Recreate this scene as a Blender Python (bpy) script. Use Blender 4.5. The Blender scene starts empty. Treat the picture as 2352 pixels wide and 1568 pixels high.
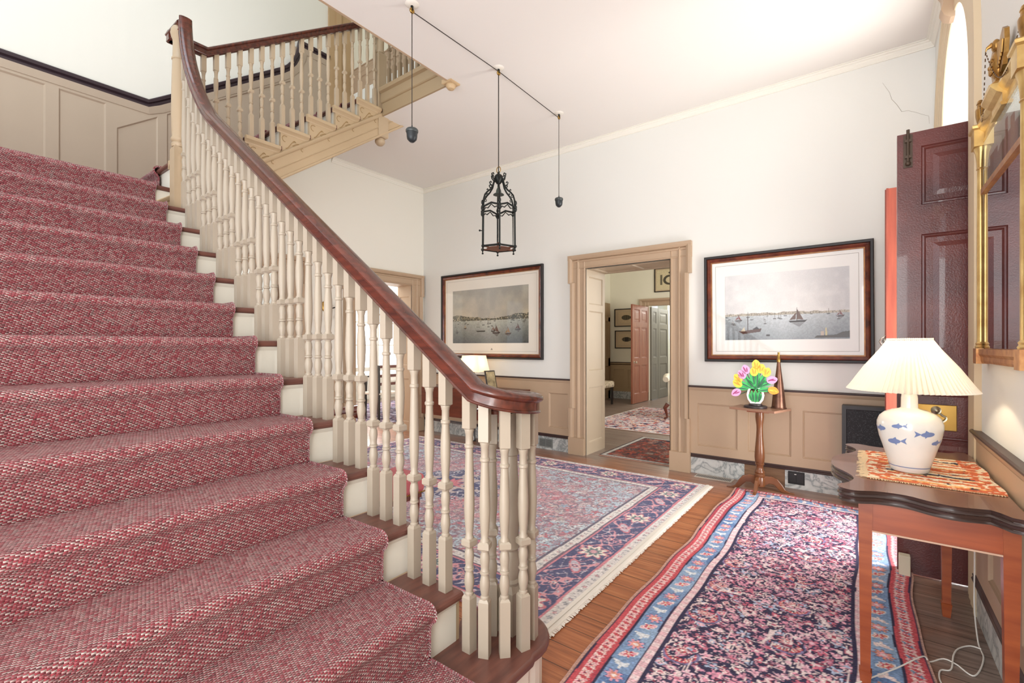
import bpy, bmesh, math, random
import numpy as np
from mathutils import Vector, Matrix
PI = math.pi
random.seed(7); rng = np.random.default_rng(7)
SC = bpy.context.scene; COL = SC.collection

# ------------------------------------------------------------- camera, light, exposure
cam_d = bpy.data.cameras.new('camera'); cam = bpy.data.objects.new('camera', cam_d); COL.objects.link(cam)
cam.location = (0, 0, 1.3); cam.rotation_euler = (PI/2, 0, 0.6485)
cam_d.sensor_width = 36; cam_d.lens = 36*1071.15/2352; cam_d.shift_y = 9.8/2352
cam_d.clip_start = 0.02; cam_d.clip_end = 200
SC.camera = cam
SC.view_settings.view_transform = 'Standard'; SC.view_settings.look = 'None'
SC.view_settings.gamma = 1; SC.view_settings.use_curve_mapping = False
SC.view_settings.exposure = 0.42
world = bpy.data.worlds.new('world'); SC.world = world; world.use_nodes = True
wn = world.node_tree.nodes; wb = wn['Background']
wb.inputs[0].default_value = (0.86, 0.93, 1.0, 1); wb.inputs[1].default_value = 1.0

def area(name, loc, direction, sx, sy, power, color=(1, 1, 1)):
    d = bpy.data.lights.new(name, 'AREA'); d.shape = 'RECTANGLE'; d.size = sx; d.size_y = sy
    d.energy = power; d.color = color
    o = bpy.data.objects.new(name, d); COL.objects.link(o); o.location = loc
    o.rotation_euler = Vector(direction).to_track_quat('-Z', 'Y').to_euler()
    return o
def point(name, loc, power, color, r=.03):
    d = bpy.data.lights.new(name, 'POINT'); d.energy = power; d.color = color; d.shadow_soft_size = r
    o = bpy.data.objects.new(name, d); COL.objects.link(o); o.location = loc
    return o
# added south, stair, upward and dining fills; daylight from doors, windows and other rooms
area('south_window_light', (-1.6, -2.6, 2.0), (-.12, 1, .25), 4.2, 3.0, 62, (.96, .985, 1))  # broad fill added out of view behind the camera
area('stair_window_light', (-3.3, -.3, 6.0), (-.8, .25, -.8), 2.2, 2.0, 46, (.76, .88, 1))  # fill added high in the stairwell, aimed at the west wall
area('east_window_light', (.36, -1.3, 1.5), (-1, .75, -.05), 1.3, 2.0, 52, (1, .99, .97))
area('sunlit_floor_light', (-1.0, -1.5, .3), (0, .35, 1), 3.2, 1.6, 95, (1, .985, .97))  # unseen low fill added to brighten the ceiling
area('front_door_light', (1.0, 3.97, 1.2), (-1, -.35, .45), 1.0, 2.2, 90, (1, .98, .95))
area('dining_window_light', (-9.2, 6.1, 1.8), (1, -.45, -.3), 1.2, 1.9, 90, (1, 1, 1))
area('dining_ceiling_light', (-7.4, 4.2, 2.9), (0, 0, -1), 2.5, 2.5, 50, (1, 1, 1))  # overhead fill added to brighten the dining room floor
area('parlour_window_light', (-0.6, 8.2, 1.9), (-1, .05, -.1), 2.6, 2.0, 75, (1, .98, .93))
area('back_hall_light', (-3.6, 13.0, 2.6), (0, -.4, -1), 1.2, 1.2, 45, (1, .98, .9))
area('upper_hall_light', (-2.5, 2.3, 5.9), (-.2, .3, -1), 2.0, 1.2, 6, (1, .95, .85))

# ------------------------------------------------------------- helpers
def s2l(c):
    c = c/255.0
    return c/12.92 if c <= .04045 else ((c+.055)/1.055)**2.4
def rgb(h):
    h = h.lstrip('#'); return tuple(s2l(int(h[i:i+2], 16)) for i in (0, 2, 4))
MATS = {}
def mat(name, col, rough=.6, metal=0, noise=0, nscale=8, bump=0, bscale=60, coat=0, spec=.5, stretch=None, col2=None, bdist=.002):
    if name in MATS: return MATS[name]
    m = bpy.data.materials.new(name); m.use_nodes = True; nt = m.node_tree; N = nt.nodes; L = nt.links
    b = N['Principled BSDF']; c = rgb(col)
    b.inputs['Base Color'].default_value = (*c, 1); b.inputs['Roughness'].default_value = rough
    b.inputs['Metallic'].default_value = metal; b.inputs['Specular IOR Level'].default_value = spec
    if coat: b.inputs['Coat Weight'].default_value = coat; b.inputs['Coat Roughness'].default_value = .03
    tc = N.new('ShaderNodeTexCoord'); mp = N.new('ShaderNodeMapping'); L.new(tc.outputs['Object'], mp.inputs[0])
    if stretch: mp.inputs['Scale'].default_value = stretch
    if noise or col2:
        nz = N.new('ShaderNodeTexNoise'); nz.inputs['Scale'].default_value = nscale; nz.inputs['Detail'].default_value = 5
        L.new(mp.outputs[0], nz.inputs['Vector'])
        cr = N.new('ShaderNodeValToRGB'); e = cr.color_ramp.elements
        c2 = rgb(col2) if col2 else tuple(x*(1-noise) for x in c)
        e[0].position = .3; e[0].color = (*c2, 1); e[1].position = .7; e[1].color = (*c, 1)
        L.new(nz.outputs['Fac'], cr.inputs[0]); L.new(cr.outputs[0], b.inputs['Base Color'])
    if bump:
        n2 = N.new('ShaderNodeTexNoise'); n2.inputs['Scale'].default_value = bscale; n2.inputs['Detail'].default_value = 3
        L.new(mp.outputs[0], n2.inputs['Vector'])
        bp = N.new('ShaderNodeBump'); bp.inputs['Strength'].default_value = bump; bp.inputs['Distance'].default_value = bdist
        L.new(n2.outputs['Fac'], bp.inputs['Height']); L.new(bp.outputs[0], b.inputs['Normal'])
    MATS[name] = m; return m
def node_mat(name, rough=.6):
    m = bpy.data.materials.new(name); m.use_nodes = True; MATS[name] = m
    m.node_tree.nodes['Principled BSDF'].inputs['Roughness'].default_value = rough
    return m, m.node_tree.nodes, m.node_tree.links, m.node_tree.nodes['Principled BSDF']
class G:                                   # tiny node-graph writer
    def __init__(s, m): s.N = m.node_tree.nodes; s.L = m.node_tree.links
    def put(s, sock, v):
        if hasattr(v, 'links') or hasattr(v, 'is_output'): s.L.new(v, sock)
        else: sock.default_value = v
    def m(s, op, a, b=0.0, c=0.0):
        n = s.N.new('ShaderNodeMath'); n.operation = op
        s.put(n.inputs[0], a); s.put(n.inputs[1], b); s.put(n.inputs[2], c); return n.outputs[0]
    def comb(s, x, y, z=0.0):
        n = s.N.new('ShaderNodeCombineXYZ'); s.put(n.inputs[0], x); s.put(n.inputs[1], y); s.put(n.inputs[2], z); return n.outputs[0]
    def sep(s, v):
        n = s.N.new('ShaderNodeSeparateXYZ'); s.L.new(v, n.inputs[0]); return n.outputs
    def white(s, v):
        n = s.N.new('ShaderNodeTexWhiteNoise'); n.noise_dimensions = '3D'; s.L.new(v, n.inputs['Vector']); return n.outputs
    def noise(s, v, sc, det=4, dist=0):
        n = s.N.new('ShaderNodeTexNoise'); s.L.new(v, n.inputs['Vector']); n.inputs['Scale'].default_value = sc
        n.inputs['Detail'].default_value = det; n.inputs['Distortion'].default_value = dist; return n.outputs['Fac']
    def ramp(s, f, stops, const=False):
        n = s.N.new('ShaderNodeValToRGB'); s.L.new(f, n.inputs[0]); cr = n.color_ramp
        if const: cr.interpolation = 'CONSTANT'
        while len(cr.elements) > 1: cr.elements.remove(cr.elements[-1])
        cr.elements[0].position = stops[0][0]; cr.elements[0].color = (*rgb(stops[0][1]), 1)
        for p, c in stops[1:]:
            e = cr.elements.new(p); e.color = (*rgb(c), 1)
        return n.outputs[0]
    def mix(s, f, a, b, mode='MIX'):
        n = s.N.new('ShaderNodeMix'); n.data_type = 'RGBA'; n.blend_type = mode
        s.put(n.inputs[0], f)
        for k, v in ((6, a), (7, b)):
            if isinstance(v, str): n.inputs[k].default_value = (*rgb(v), 1)
            else: s.L.new(v, n.inputs[k])
        return n.outputs[2]
    def obj(s):
        return s.N.new('ShaderNodeTexCoord').outputs['Object']
    def uv(s):
        return s.N.new('ShaderNodeTexCoord').outputs['UV']
    def bump(s, h, strength, dist):
        n = s.N.new('ShaderNodeBump'); n.inputs['Strength'].default_value = strength; n.inputs['Distance'].default_value = dist
        s.L.new(h, n.inputs['Height']); return n.outputs[0]

class MB:                                  # mesh builder: vertices + faces with material slots
    def __init__(s): s.v = []; s.f = []; s.m = []; s.uv = {}; s.sm = []
    def face(s, idx, mi=0, smooth=False): s.f.append(tuple(idx)); s.m.append(mi); s.sm.append(smooth)
    def add(s, pts): n = len(s.v); s.v += [tuple(p) for p in pts]; return list(range(n, n+len(pts)))
    def box(s, x0, x1, y0, y1, z0, z1, mi=0, T=None):
        P = [(x, y, z) for z in (z0, z1) for y in (y0, y1) for x in (x0, x1)]
        if T: P = [T(p) for p in P]
        i = s.add(P)
        for q in ((0, 2, 3, 1), (4, 5, 7, 6), (0, 1, 5, 4), (2, 6, 7, 3), (0, 4, 6, 2), (1, 3, 7, 5)): s.face([i[k] for k in q], mi)
        return s
    def prism(s, pts, h0, h1, T=lambda a, b, h: (a, b, h), mi=0, smooth=False, mcap=None):
        n = len(pts); a = s.add([T(p[0], p[1], h0) for p in pts]); b = s.add([T(p[0], p[1], h1) for p in pts])
        mc = mi if mcap is None else mcap
        s.face(a[::-1], mc); s.face(b, mc)
        for k in range(n): s.face([a[k], a[(k+1) % n], b[(k+1) % n], b[k]], mi, smooth)
        return s
    def rings(s, rings, closed=True, caps=True, mi=0, smooth=True):
        R = [s.add(r) for r in rings]; n = len(rings[0])
        for a, b in zip(R, R[1:]):
            for k in range(n if closed else n-1): s.face([a[k], a[(k+1) % n], b[(k+1) % n], b[k]], mi, smooth)
        if caps and closed: s.face(R[0][::-1], mi); s.face(R[-1], mi)
        return s
    def lathe(s, prof, cx=0, cy=0, n=16, mi=0, z0=0, T=None, wob=None):
        rg = []
        for r, z in prof:
            ring = []
            for k in range(n):
                a = 2*PI*k/n; rr = r if wob is None else r*wob(a, z)
                p = (cx+rr*math.cos(a), cy+rr*math.sin(a), z0+z); ring.append(T(p) if T else p)
            rg.append(ring)
        return s.rings(rg, mi=mi)
    def sqlathe(s, prof, cx=0, cy=0, mi=0, rot=0):      # square section along z
        rg = [[(cx+h*math.sqrt(2)*math.cos(PI/4+k*PI/2+rot), cy+h*math.sqrt(2)*math.sin(PI/4+k*PI/2+rot), z) for k in range(4)] for h, z in prof]
        return s.rings(rg, mi=mi, smooth=False)
    def tube(s, path, r, n=8, mi=0, closed=False, rr=None):
        P = [Vector(p) for p in path]; rg = []; prev = None
        for k, p in enumerate(P):
            if closed: t = P[(k+1) % len(P)]-P[k-1]
            else: t = P[min(k+1, len(P)-1)]-P[max(k-1, 0)]
            t.normalize()
            if prev is None:
                u = t.orthogonal().normalized()
            else:
                u = prev-t*prev.dot(t)
                u = u.normalized() if u.length > 1e-6 else t.orthogonal().normalized()
            prev = u; w = t.cross(u); q = (rr[k] if rr else r)
            rg.append([tuple(p+u*(q*math.cos(2*PI*j/n))+w*(q*math.sin(2*PI*j/n))) for j in range(n)])
        if closed: rg.append(rg[0]); return s.rings(rg, caps=False, mi=mi)
        return s.rings(rg, mi=mi)
    def sphere(s, c, r, n=14, mi=0, sz=1):
        prof = [(max(r*math.sin(PI*k/8), r*.02), -r*sz*math.cos(PI*k/8)) for k in range(9)]
        return s.lathe(prof, c[0], c[1], n, mi, c[2])
    def sweep(s, prof, path, mi=0, sides=None, ups=None, caps=True, smooth=True):
        rg = []; P = [Vector(p) for p in path]
        for k, p in enumerate(P):
            t = (P[min(k+1, len(P)-1)]-P[max(k-1, 0)]).normalized()
            sd = Vector(sides[k]) if sides else Vector((t.y, -t.x, 0)).normalized()
            up = Vector(ups[k]) if ups else sd.cross(t).normalized()
            rg.append([tuple(p+sd*a+up*b) for a, b in prof])
        return s.rings(rg, caps=caps, mi=mi, smooth=smooth)
def smooth_by(o, ang=40):
    me = o.data
    if not any(p.use_smooth for p in me.polygons): return
    bm = bmesh.new(); bm.from_mesh(me)
    for e in bm.edges:
        if len(e.link_faces) == 2 and e.calc_face_angle(0) > math.radians(ang): e.smooth = False
    bm.to_mesh(me); bm.free()
def build(name, mb, mats, parent=None, bevel=0, label=None, fix=True, uvs=None):
    me = bpy.data.meshes.new(name); me.from_pydata(mb.v, [], mb.f); me.update()
    if not isinstance(mats, (list, tuple)): mats = [mats]
    for m in mats: me.materials.append(m)
    me.polygons.foreach_set('material_index', mb.m); me.polygons.foreach_set('use_smooth', mb.sm)
    if fix:
        bm = bmesh.new(); bm.from_mesh(me); bmesh.ops.remove_doubles(bm, verts=bm.verts, dist=1e-5)
        bmesh.ops.recalc_face_normals(bm, faces=bm.faces); bm.to_mesh(me); bm.free()
    if uvs:
        l = me.uv_layers.new(name='UVMap')
        for lp in me.loops: l.data[lp.index].uv = uvs[lp.vertex_index]
    o = bpy.data.objects.new(name, me); COL.objects.link(o)
    if parent: o.parent = parent
    if label: o['label'] = label
    smooth_by(o)
    if bevel:
        b = o.modifiers.new('bevel', 'BEVEL'); b.width = bevel; b.segments = 2; b.limit_method = 'ANGLE'; b.angle_limit = math.radians(40)
    return o
def thing(name, label, cat, loc=(0, 0, 0), rot=0, group=None):
    o = bpy.data.objects.new(name, None); COL.objects.link(o); o.location = loc; o.rotation_euler = (0, 0, rot)
    o.empty_display_size = .1
    o['label'] = label; o['category'] = cat
    if group: o['group'] = group
    return o
def tag(o, label, cat, group=None):
    o['label'] = label; o['category'] = cat
    if group: o['group'] = group
    return o
def struct(name, mb, mats, parent=None, bevel=0, **k):
    o = build(name, mb, mats, parent, bevel, **k)
    if parent is None: o['kind'] = 'structure'
    return o
def dup(root, loc=None, rot=None, label=None):
    r = root.copy(); COL.objects.link(r)
    if loc is not None: r.location = loc
    if rot is not None: r.rotation_euler = (0, 0, rot)
    if label: r['label'] = label
    for ch in list(root.children):
        c = ch.copy(); COL.objects.link(c); c.parent = r
        for g in ch.children:
            d = g.copy(); COL.objects.link(d); d.parent = c
    return r
def panelled(mb, xs, zs, F, rec=.012, bw=.014, raise_=0, nsub=1, mi=0, edge=None, panels=None):
    """stile-and-rail face: odd/odd cells are recessed panels. F(a,z,t) maps to space"""
    def quad(a0, a1, z0, z1, t00, t1=None):
        n = nsub
        for k in range(n):
            p, q = a0+(a1-a0)*k/n, a0+(a1-a0)*(k+1)/n
            mb.face(mb.add([F(p, z0, t00), F(q, z0, t00), F(q, z1, t00), F(p, z1, t00)]), mi)
    for i in range(len(xs)-1):
        for j in range(len(zs)-1):
            a0, a1, z0, z1 = xs[i], xs[i+1], zs[j], zs[j+1]
            pan = (i % 2 == 1 and j % 2 == 1) if panels is None else ((i, j) in panels)
            if not pan: quad(a0, a1, z0, z1, 0); continue
            steps = [(0, 0), (bw*.25, -rec*.55), (bw*.6, -rec*.45), (bw, -rec)]
            if raise_: steps += [(bw+.03, -rec), (bw+.055, -rec+raise_)]
            for (b0, t0), (b1, t1) in zip(steps, steps[1:]):
                for k in range(nsub):
                    f0, f1 = k/nsub, (k+1)/nsub
                    def X(b, f): return (a0+b)+(a1-a0-2*b)*f
                    mb.face(mb.add([F(X(b0, f0), z0+b0, t0), F(X(b0, f1), z0+b0, t0), F(X(b1, f1), z0+b1, t1), F(X(b1, f0), z0+b1, t1)]), mi)
                    mb.face(mb.add([F(X(b0, f0), z1-b0, t0), F(X(b0, f1), z1-b0, t0), F(X(b1, f1), z1-b1, t1), F(X(b1, f0), z1-b1, t1)]), mi)
                for (e0, e1) in ((a0+b0, a0+b1), (a1-b0, a1-b1)):
                    mb.face(mb.add([F(e0, z0+b0, t0), F(e0, z1-b0, t0), F(e1, z1-b1, t1), F(e1, z0+b1, t1)]), mi)
            b, t = steps[-1]
            quad(a0+b, a1-b, z0+b, z1-b, t)
    return mb
def painted(name, img, P, parent, mtl, thick=0.0, wave=None):
    """grid of colour-attribute vertices; img HxWx3 sRGB 0..1 row 0 = v 0; P(u,v)->xyz with u,v in 0..1"""
    H, W, _ = img.shape
    U, V = np.meshgrid(np.linspace(0, 1, W), np.linspace(0, 1, H))
    pts = P(U.ravel(), V.ravel())
    idx = np.arange(H*W).reshape(H, W)
    q = np.stack([idx[:-1, :-1], idx[:-1, 1:], idx[1:, 1:], idx[1:, :-1]], -1).reshape(-1, 4)
    me = bpy.data.meshes.new(name)
    me.vertices.add(H*W); me.vertices.foreach_set('co', pts.astype(np.float32).ravel())
    me.loops.add(q.size); me.loops.foreach_set('vertex_index', q.ravel().astype(np.int32))
    me.polygons.add(len(q)); me.polygons.foreach_set('loop_start', np.arange(0, q.size, 4, dtype=np.int32))
    me.polygons.foreach_set('loop_total', np.full(len(q), 4, dtype=np.int32))
    me.update(calc_edges=True)
    c = np.clip(img.reshape(-1, 3), 0, 1); lin = np.where(c <= .04045, c/12.92, ((c+.055)/1.055)**2.4)
    at = me.color_attributes.new('paint', 'FLOAT_COLOR', 'POINT')
    at.data.foreach_set('color', np.concatenate([lin, np.ones((H*W, 1))], 1).astype(np.float32).ravel())
    me.materials.append(mtl)
    o = bpy.data.objects.new(name, me); COL.objects.link(o)
    if parent: o.parent = parent
    return o
def paint_mat(name, rough=.9, coat=0, bump=0, bscale=400, spec=.3):
    m, N, L, b = node_mat(name, rough)
    a = N.new('ShaderNodeAttribute'); a.attribute_name = 'paint'; L.new(a.outputs['Color'], b.inputs['Base Color'])
    b.inputs['Specular IOR Level'].default_value = spec
    if coat: b.inputs['Coat Weight'].default_value = coat; b.inputs['Coat Roughness'].default_value = .015
    if bump:
        g = G(m); h = g.noise(g.obj(), bscale, 2); L.new(g.bump(h, bump, .002), b.inputs['Normal'])
    return m
HX = lambda h: np.array([int(h[i:i+2], 16)/255 for i in (1, 3, 5)])

# ------------------------------------------------------------- materials
WALL = mat('plaster_white', '#efece2', .85, bump=.15, bscale=30, bdist=.003)
WALLG = mat('plaster_grey_white', '#e9e9e4', .85, bump=.15, bscale=30, bdist=.003)
CEIL = mat('ceiling_plaster', '#e9e5e0', .9, bump=.1, bscale=12, bdist=.003)
TAN = mat('tan_paint', '#bca287', .45, noise=.05, nscale=3, bump=.05, bscale=90)
TANL = mat('tan_paint_light', '#c8b79f', .45, noise=.04, nscale=3)
CREAM = mat('riser_cream', '#ebe8db', .5, noise=.03, nscale=5)
BAL = mat('baluster_paint', '#b1a594', .38, noise=.03, nscale=6)
DARKCAP = mat('dark_cap', '#43302e', .4, noise=.3, nscale=6)
WOODN = mat('mahogany', '#7a3a26', .28, col2='#4a2018', nscale=6, stretch=(1, 9, 9), bump=.08, bscale=40)
RAILM = mat('handrail_mahogany', '#683224', .24, col2='#42221b', nscale=5, stretch=(.6, 8, 8), bump=.1, bscale=30, coat=.3)
DOORRED = mat('dark_red_door', '#6e3430', .28, col2='#4a2224', nscale=3.5, bump=.4, bscale=150, bdist=.003, coat=.35)
REDOR = mat('red_orange_wood', '#9c5f47', .4, col2='#824a38', nscale=4, stretch=(7, 7, .8))
CHERRY = mat('cherry_wood', '#a4552f', .3, col2='#8a4023', nscale=5, stretch=(1, 1, 7))
TABTOP = mat('card_table_top', '#6d4434', .3, col2='#563328', nscale=4, stretch=(5, 1, 1))
DARKW = mat('dark_edge_wood', '#38241f', .25)
BRASS = mat('brass', '#b08d4c', .3, 1)
GILT = mat('gilt', '#dcbf80', .36, .75, col2='#b8935a', nscale=14)
GILTB = mat('gilt_brown', '#8c5534', .4, .4, col2='#a97845', nscale=20)
IRON = mat('black_bronze', '#2c2f2d', .45, .6, noise=.4, nscale=40)
BLACKW = mat('ebonised', '#231d1c', .3)
WHITEP = mat('white_plastic', '#eeeae2', .4)
GREYD = mat('sage_grey_door', '#6f6a60', .5)
COPPER = mat('copper', '#85604f', .35, .8, col2='#5f4236', nscale=12)
LEAD = mat('lead_dark', '#33373a', .4, .3)
VENT = mat('vent_metal', '#c9c2b6', .5, .2)
BLACK = mat('black_plastic', '#1b1b1c', .4)
def wood_floor():
    m, N, L, b = node_mat('floorboards', .32); g = G(m)
    o = g.obj(); x, y, z = g.sep(o)
    row = g.m('FLOOR', g.m('DIVIDE', y, .125)); fy = g.m('FRACT', g.m('DIVIDE', y, .125))
    off = g.m('MULTIPLY', row, 1.37)
    bx = g.m('DIVIDE', g.m('ADD', x, off), 3.1)
    cell = g.comb(g.m('FLOOR', bx), row, 3.0)
    w = g.white(cell)[0]
    st = g.comb(g.m('MULTIPLY', x, .5), g.m('MULTIPLY', y, 9.0), w)
    gr = g.noise(st, 6, 6, .6)
    c1 = g.ramp(gr, [(.25, '#8a5034'), (.5, '#b36e45'), (.75, '#ca8a5c')])
    dirt = g.noise(o, 2.2, 5, .8)
    # worn, greyer boards along the walls and doors
    near = g.m('SMOOTH_MIN', g.m('SUBTRACT', 5.2, y), g.m('SUBTRACT', .6, x), .2)
    f = g.m('SUBTRACT', 1.2, g.m('MULTIPLY', near, 1.3))
    f = g.m('ADD', f, g.m('MULTIPLY', g.m('SUBTRACT', dirt, .5), 1.6)); n = N.new('ShaderNodeClamp'); L.new(f, n.inputs[0])
    c2 = g.ramp(gr, [(.3, '#6f655e'), (.7, '#9a8e85')])
    c = g.mix(g.m('MULTIPLY', n.outputs[0], .92), c1, c2)
    c = g.mix(g.m('MULTIPLY', w, .25), c, '#5c2f1c')
    gap = g.m('GREATER_THAN', g.m('ABSOLUTE', g.m('SUBTRACT', fy, .5)), .478)
    c = g.mix(g.m('MULTIPLY', gap, .75), c, '#2b1a14')
    L.new(c, b.inputs['Base Color'])
    h = g.m('SUBTRACT', gr, g.m('MULTIPLY', gap, 2.0)); L.new(g.bump(h, .25, .003), b.inputs['Normal'])
    return m
FLOOR = wood_floor()
def carpet_mat():
    m, N, L, b = node_mat('stair_carpet_weave', .95); g = G(m)
    u, v, _ = g.sep(g.uv())
    rv = g.m('DIVIDE', v, .0050); row = g.m('FLOOR', rv); fv = g.m('FRACT', rv)
    cu = g.m('ADD', g.m('DIVIDE', u, .0095), g.m('MULTIPLY', row, .86)); col = g.m('FLOOR', cu); fu = g.m('FRACT', cu)
    w = g.white(g.comb(col, row, 1.0)); r1 = w[0]
    par = g.m('FRACT', g.m('MULTIPLY', col, .5))
    pz = g.m('MULTIPLY', g.m('GREATER_THAN', par, .25), .42)
    nz = g.noise(g.comb(u, v, 0.0), 420, 2)
    f = g.m('ADD', g.m('MULTIPLY', r1, .4), g.m('ADD', pz, .03))
    f = g.m('ADD', f, g.m('MULTIPLY', g.m('SUBTRACT', nz, .5), .5))
    c = g.ramp(f, [(0, '#54403f'), (.12, '#85303a'), (.3, '#a83f49'), (.46, '#a9545c'), (.56, '#b88a8a'), (.74, '#cfbab4'), (.92, '#e5dcd4')])
    big = g.noise(g.comb(u, v, 0.0), 1.4, 3)
    c = g.mix(g.m('MULTIPLY', big, .25), c, '#8e444a')
    su = g.m('SINE', g.m('MULTIPLY', fu, PI)); sv = g.m('SINE', g.m('MULTIPLY', fv, PI))
    h = g.m('MULTIPLY', su, sv)
    dk = g.m('MULTIPLY', g.m('SUBTRACT', 1.0, g.m('POWER', h, .5)), .3)
    c = g.mix(dk, c, '#4f1f2c')
    L.new(c, b.inputs['Base Color']); b.inputs['Specular IOR Level'].default_value = .1
    b.inputs['Sheen Weight'].default_value = .15
    L.new(g.bump(h, .9, .004), b.inputs['Normal'])
    return m
CARPET = carpet_mat()
def marble_mat():
    m, N, L, b = node_mat('marbled_paint', .35); g = G(m)
    o = g.obj(); n = g.noise(o, 5.5, 5, 2.2)
    r = g.m('ABSOLUTE', g.m('SUBTRACT', g.m('FRACT', g.m('MULTIPLY', n, 3.2)), .5))
    c = g.ramp(r, [(0, '#858b8c'), (.05, '#a3a8a8'), (.2, '#c4c6c3'), (.5, '#d3d5d2')])
    L.new(c, b.inputs['Base Color']); return m
MARBLE = marble_mat()
def glass_mat(name, tint=(1, 1, 1, 1)):
    m, N, L, b = node_mat(name, .02)
    b.inputs['Base Color'].default_value = tint; b.inputs['Transmission Weight'].default_value = 1; b.inputs['IOR'].default_value = 1.05
    return m
GLASS = glass_mat('clear_glass')
def emis(name, col, st):
    m, N, L, b = node_mat(name, .8); b.inputs['Base Color'].default_value = (*rgb(col), 1)
    b.inputs['Emission Color'].default_value = (*rgb(col), 1); b.inputs['Emission Strength'].default_value = st; return m
SKYW = emis('bright_window_day', '#ffffff', 1.6)

# ------------------------------------------------------------- key dimensions
XE, XW, YN, ZC = .44, -5.48, 4.95, 3.717      # hall walls and ceiling
Z2 = 3.98                                      # upper floor
R, GO = .1895, .264                            # riser, going
N2X = -1.20                                    # nosing of the second tread
SL = R/GO
def nose1(k): return N2X-(k-2)*GO              # x of nosing k of the lower flight
LZ = 13*R
SX = -4.07                                     # east face of upper flight string
def nose2(k): return 3.05-.264*(21-k)          # y of nosing k of the upper flight

# ------------------------------------------------------------- setting
mb = MB(); mb.face(mb.add([(-12, -3, 0), (.44, -3, 0), (.44, 14.6, 0), (-12, 14.6, 0)])); mb.face(mb.add([(.44, 3.42, 0), (.9, 3.42, 0), (.9, 4.52, 0), (.44, 4.52, 0)]))
struct('floor', mb, FLOOR)
mb = MB()   # hall ceiling slab with the stairwell opening
mb.box(-3.03, XE+.4, -3, YN, ZC, Z2); mb.box(XW, -3.03, 3.1, YN, ZC, Z2)
struct('ceiling', mb, CEIL)
# north wall with door opening x -2.65..-1.64, z 2.22
DX0, DX1, DZ = -2.65, -1.64, 2.22
mb = MB()
mb.box(-5.6, DX0, YN, YN+.48, 0, ZC); mb.box(DX1, .9, YN, YN+.48, 0, ZC); mb.box(DX0, DX1, YN, YN+.48, DZ, ZC)
struct('wall_north', mb, WALLG)
# west wall with two doors
A0, A1, B0, B1 = 3.73, 4.71, 1.83, 2.83
mb = MB(); X0 = XW-.3
for (a, b_, z0, z1) in ((-1.2, B0, 0, 7), (B0, B1, DZ, 7), (B1, A0, 0, 7), (A0, A1, DZ, 7), (A1, YN+.48, 0, 7)): mb.box(X0, XW, a, b_, z0, z1)
struct('wall_west', mb, WALL)
# east wall with arched front doorway y 3.42..4.52 springing at 2.49
C0, C1, CS = 3.42, 4.52, 2.75; CC = (C0+C1)/2; CR = (C1-C0)/2; CZ = .62
mb = MB()
mb.box(XE, XE+.4, -3, C0, 0, ZC); mb.box(XE, XE+.4, C1, YN+.1, 0, ZC)
n = 20
for k in range(n):
    a0, a1 = PI-PI*k/n, PI-PI*(k+1)/n
    y0, y1 = CC+CR*math.cos(a0), CC+CR*math.cos(a1); z0, z1 = CS+CZ*math.sin(a0), CS+CZ*math.sin(a1)
    for x in (XE, XE+.4): mb.face(mb.add([(x, y0, z0), (x, y1, z1), (x, y1, ZC), (x, y0, ZC)]))
    mb.face(mb.add([(XE, y0, z0), (XE, y1, z1), (XE+.4, y1, z1), (XE+.4, y0, z0)]))
struct('wall_east', mb, WALLG, fix=False)
# crown along the hall ceiling
CR_ = [(0, 0), (.012, 0), (.012, .012), (.03, .035), (.034, .05), (.05, .055), (.055, .066), (.075, .066), (.075, .075), (0, .075)]
CR_ = [(d*.78, h*.78) for d, h in CR_]
mb = MB()
def crown(mb, pts):
    for (p, q, n_) in pts:
        t_ = Vector((q[0]-p[0], q[1]-p[1])).normalized(); s0, s1 = (n_+(0, 0))[2:4] if len(n_) > 2 else (0, 0)
        a = [(p[0]+n_[0]*d+t_.x*d*s0, p[1]+n_[1]*d+t_.y*d*s0, ZC-.058+h) for d, h in CR_]; b_ = [(q[0]+n_[0]*d-t_.x*d*s1, q[1]+n_[1]*d-t_.y*d*s1, ZC-.058+h) for d, h in CR_]
        mb.rings([a, b_], smooth=False)
crown(mb, [((XW, YN), (XE, YN), (0, -1, 1, 1)), ((XW, 3.38), (XW, YN), (1, 0, 0, 1)), ((XE, -3), (XE, YN), (-1, 0, 0, 1))])
struct('trim_1', mb, WALL)

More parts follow.
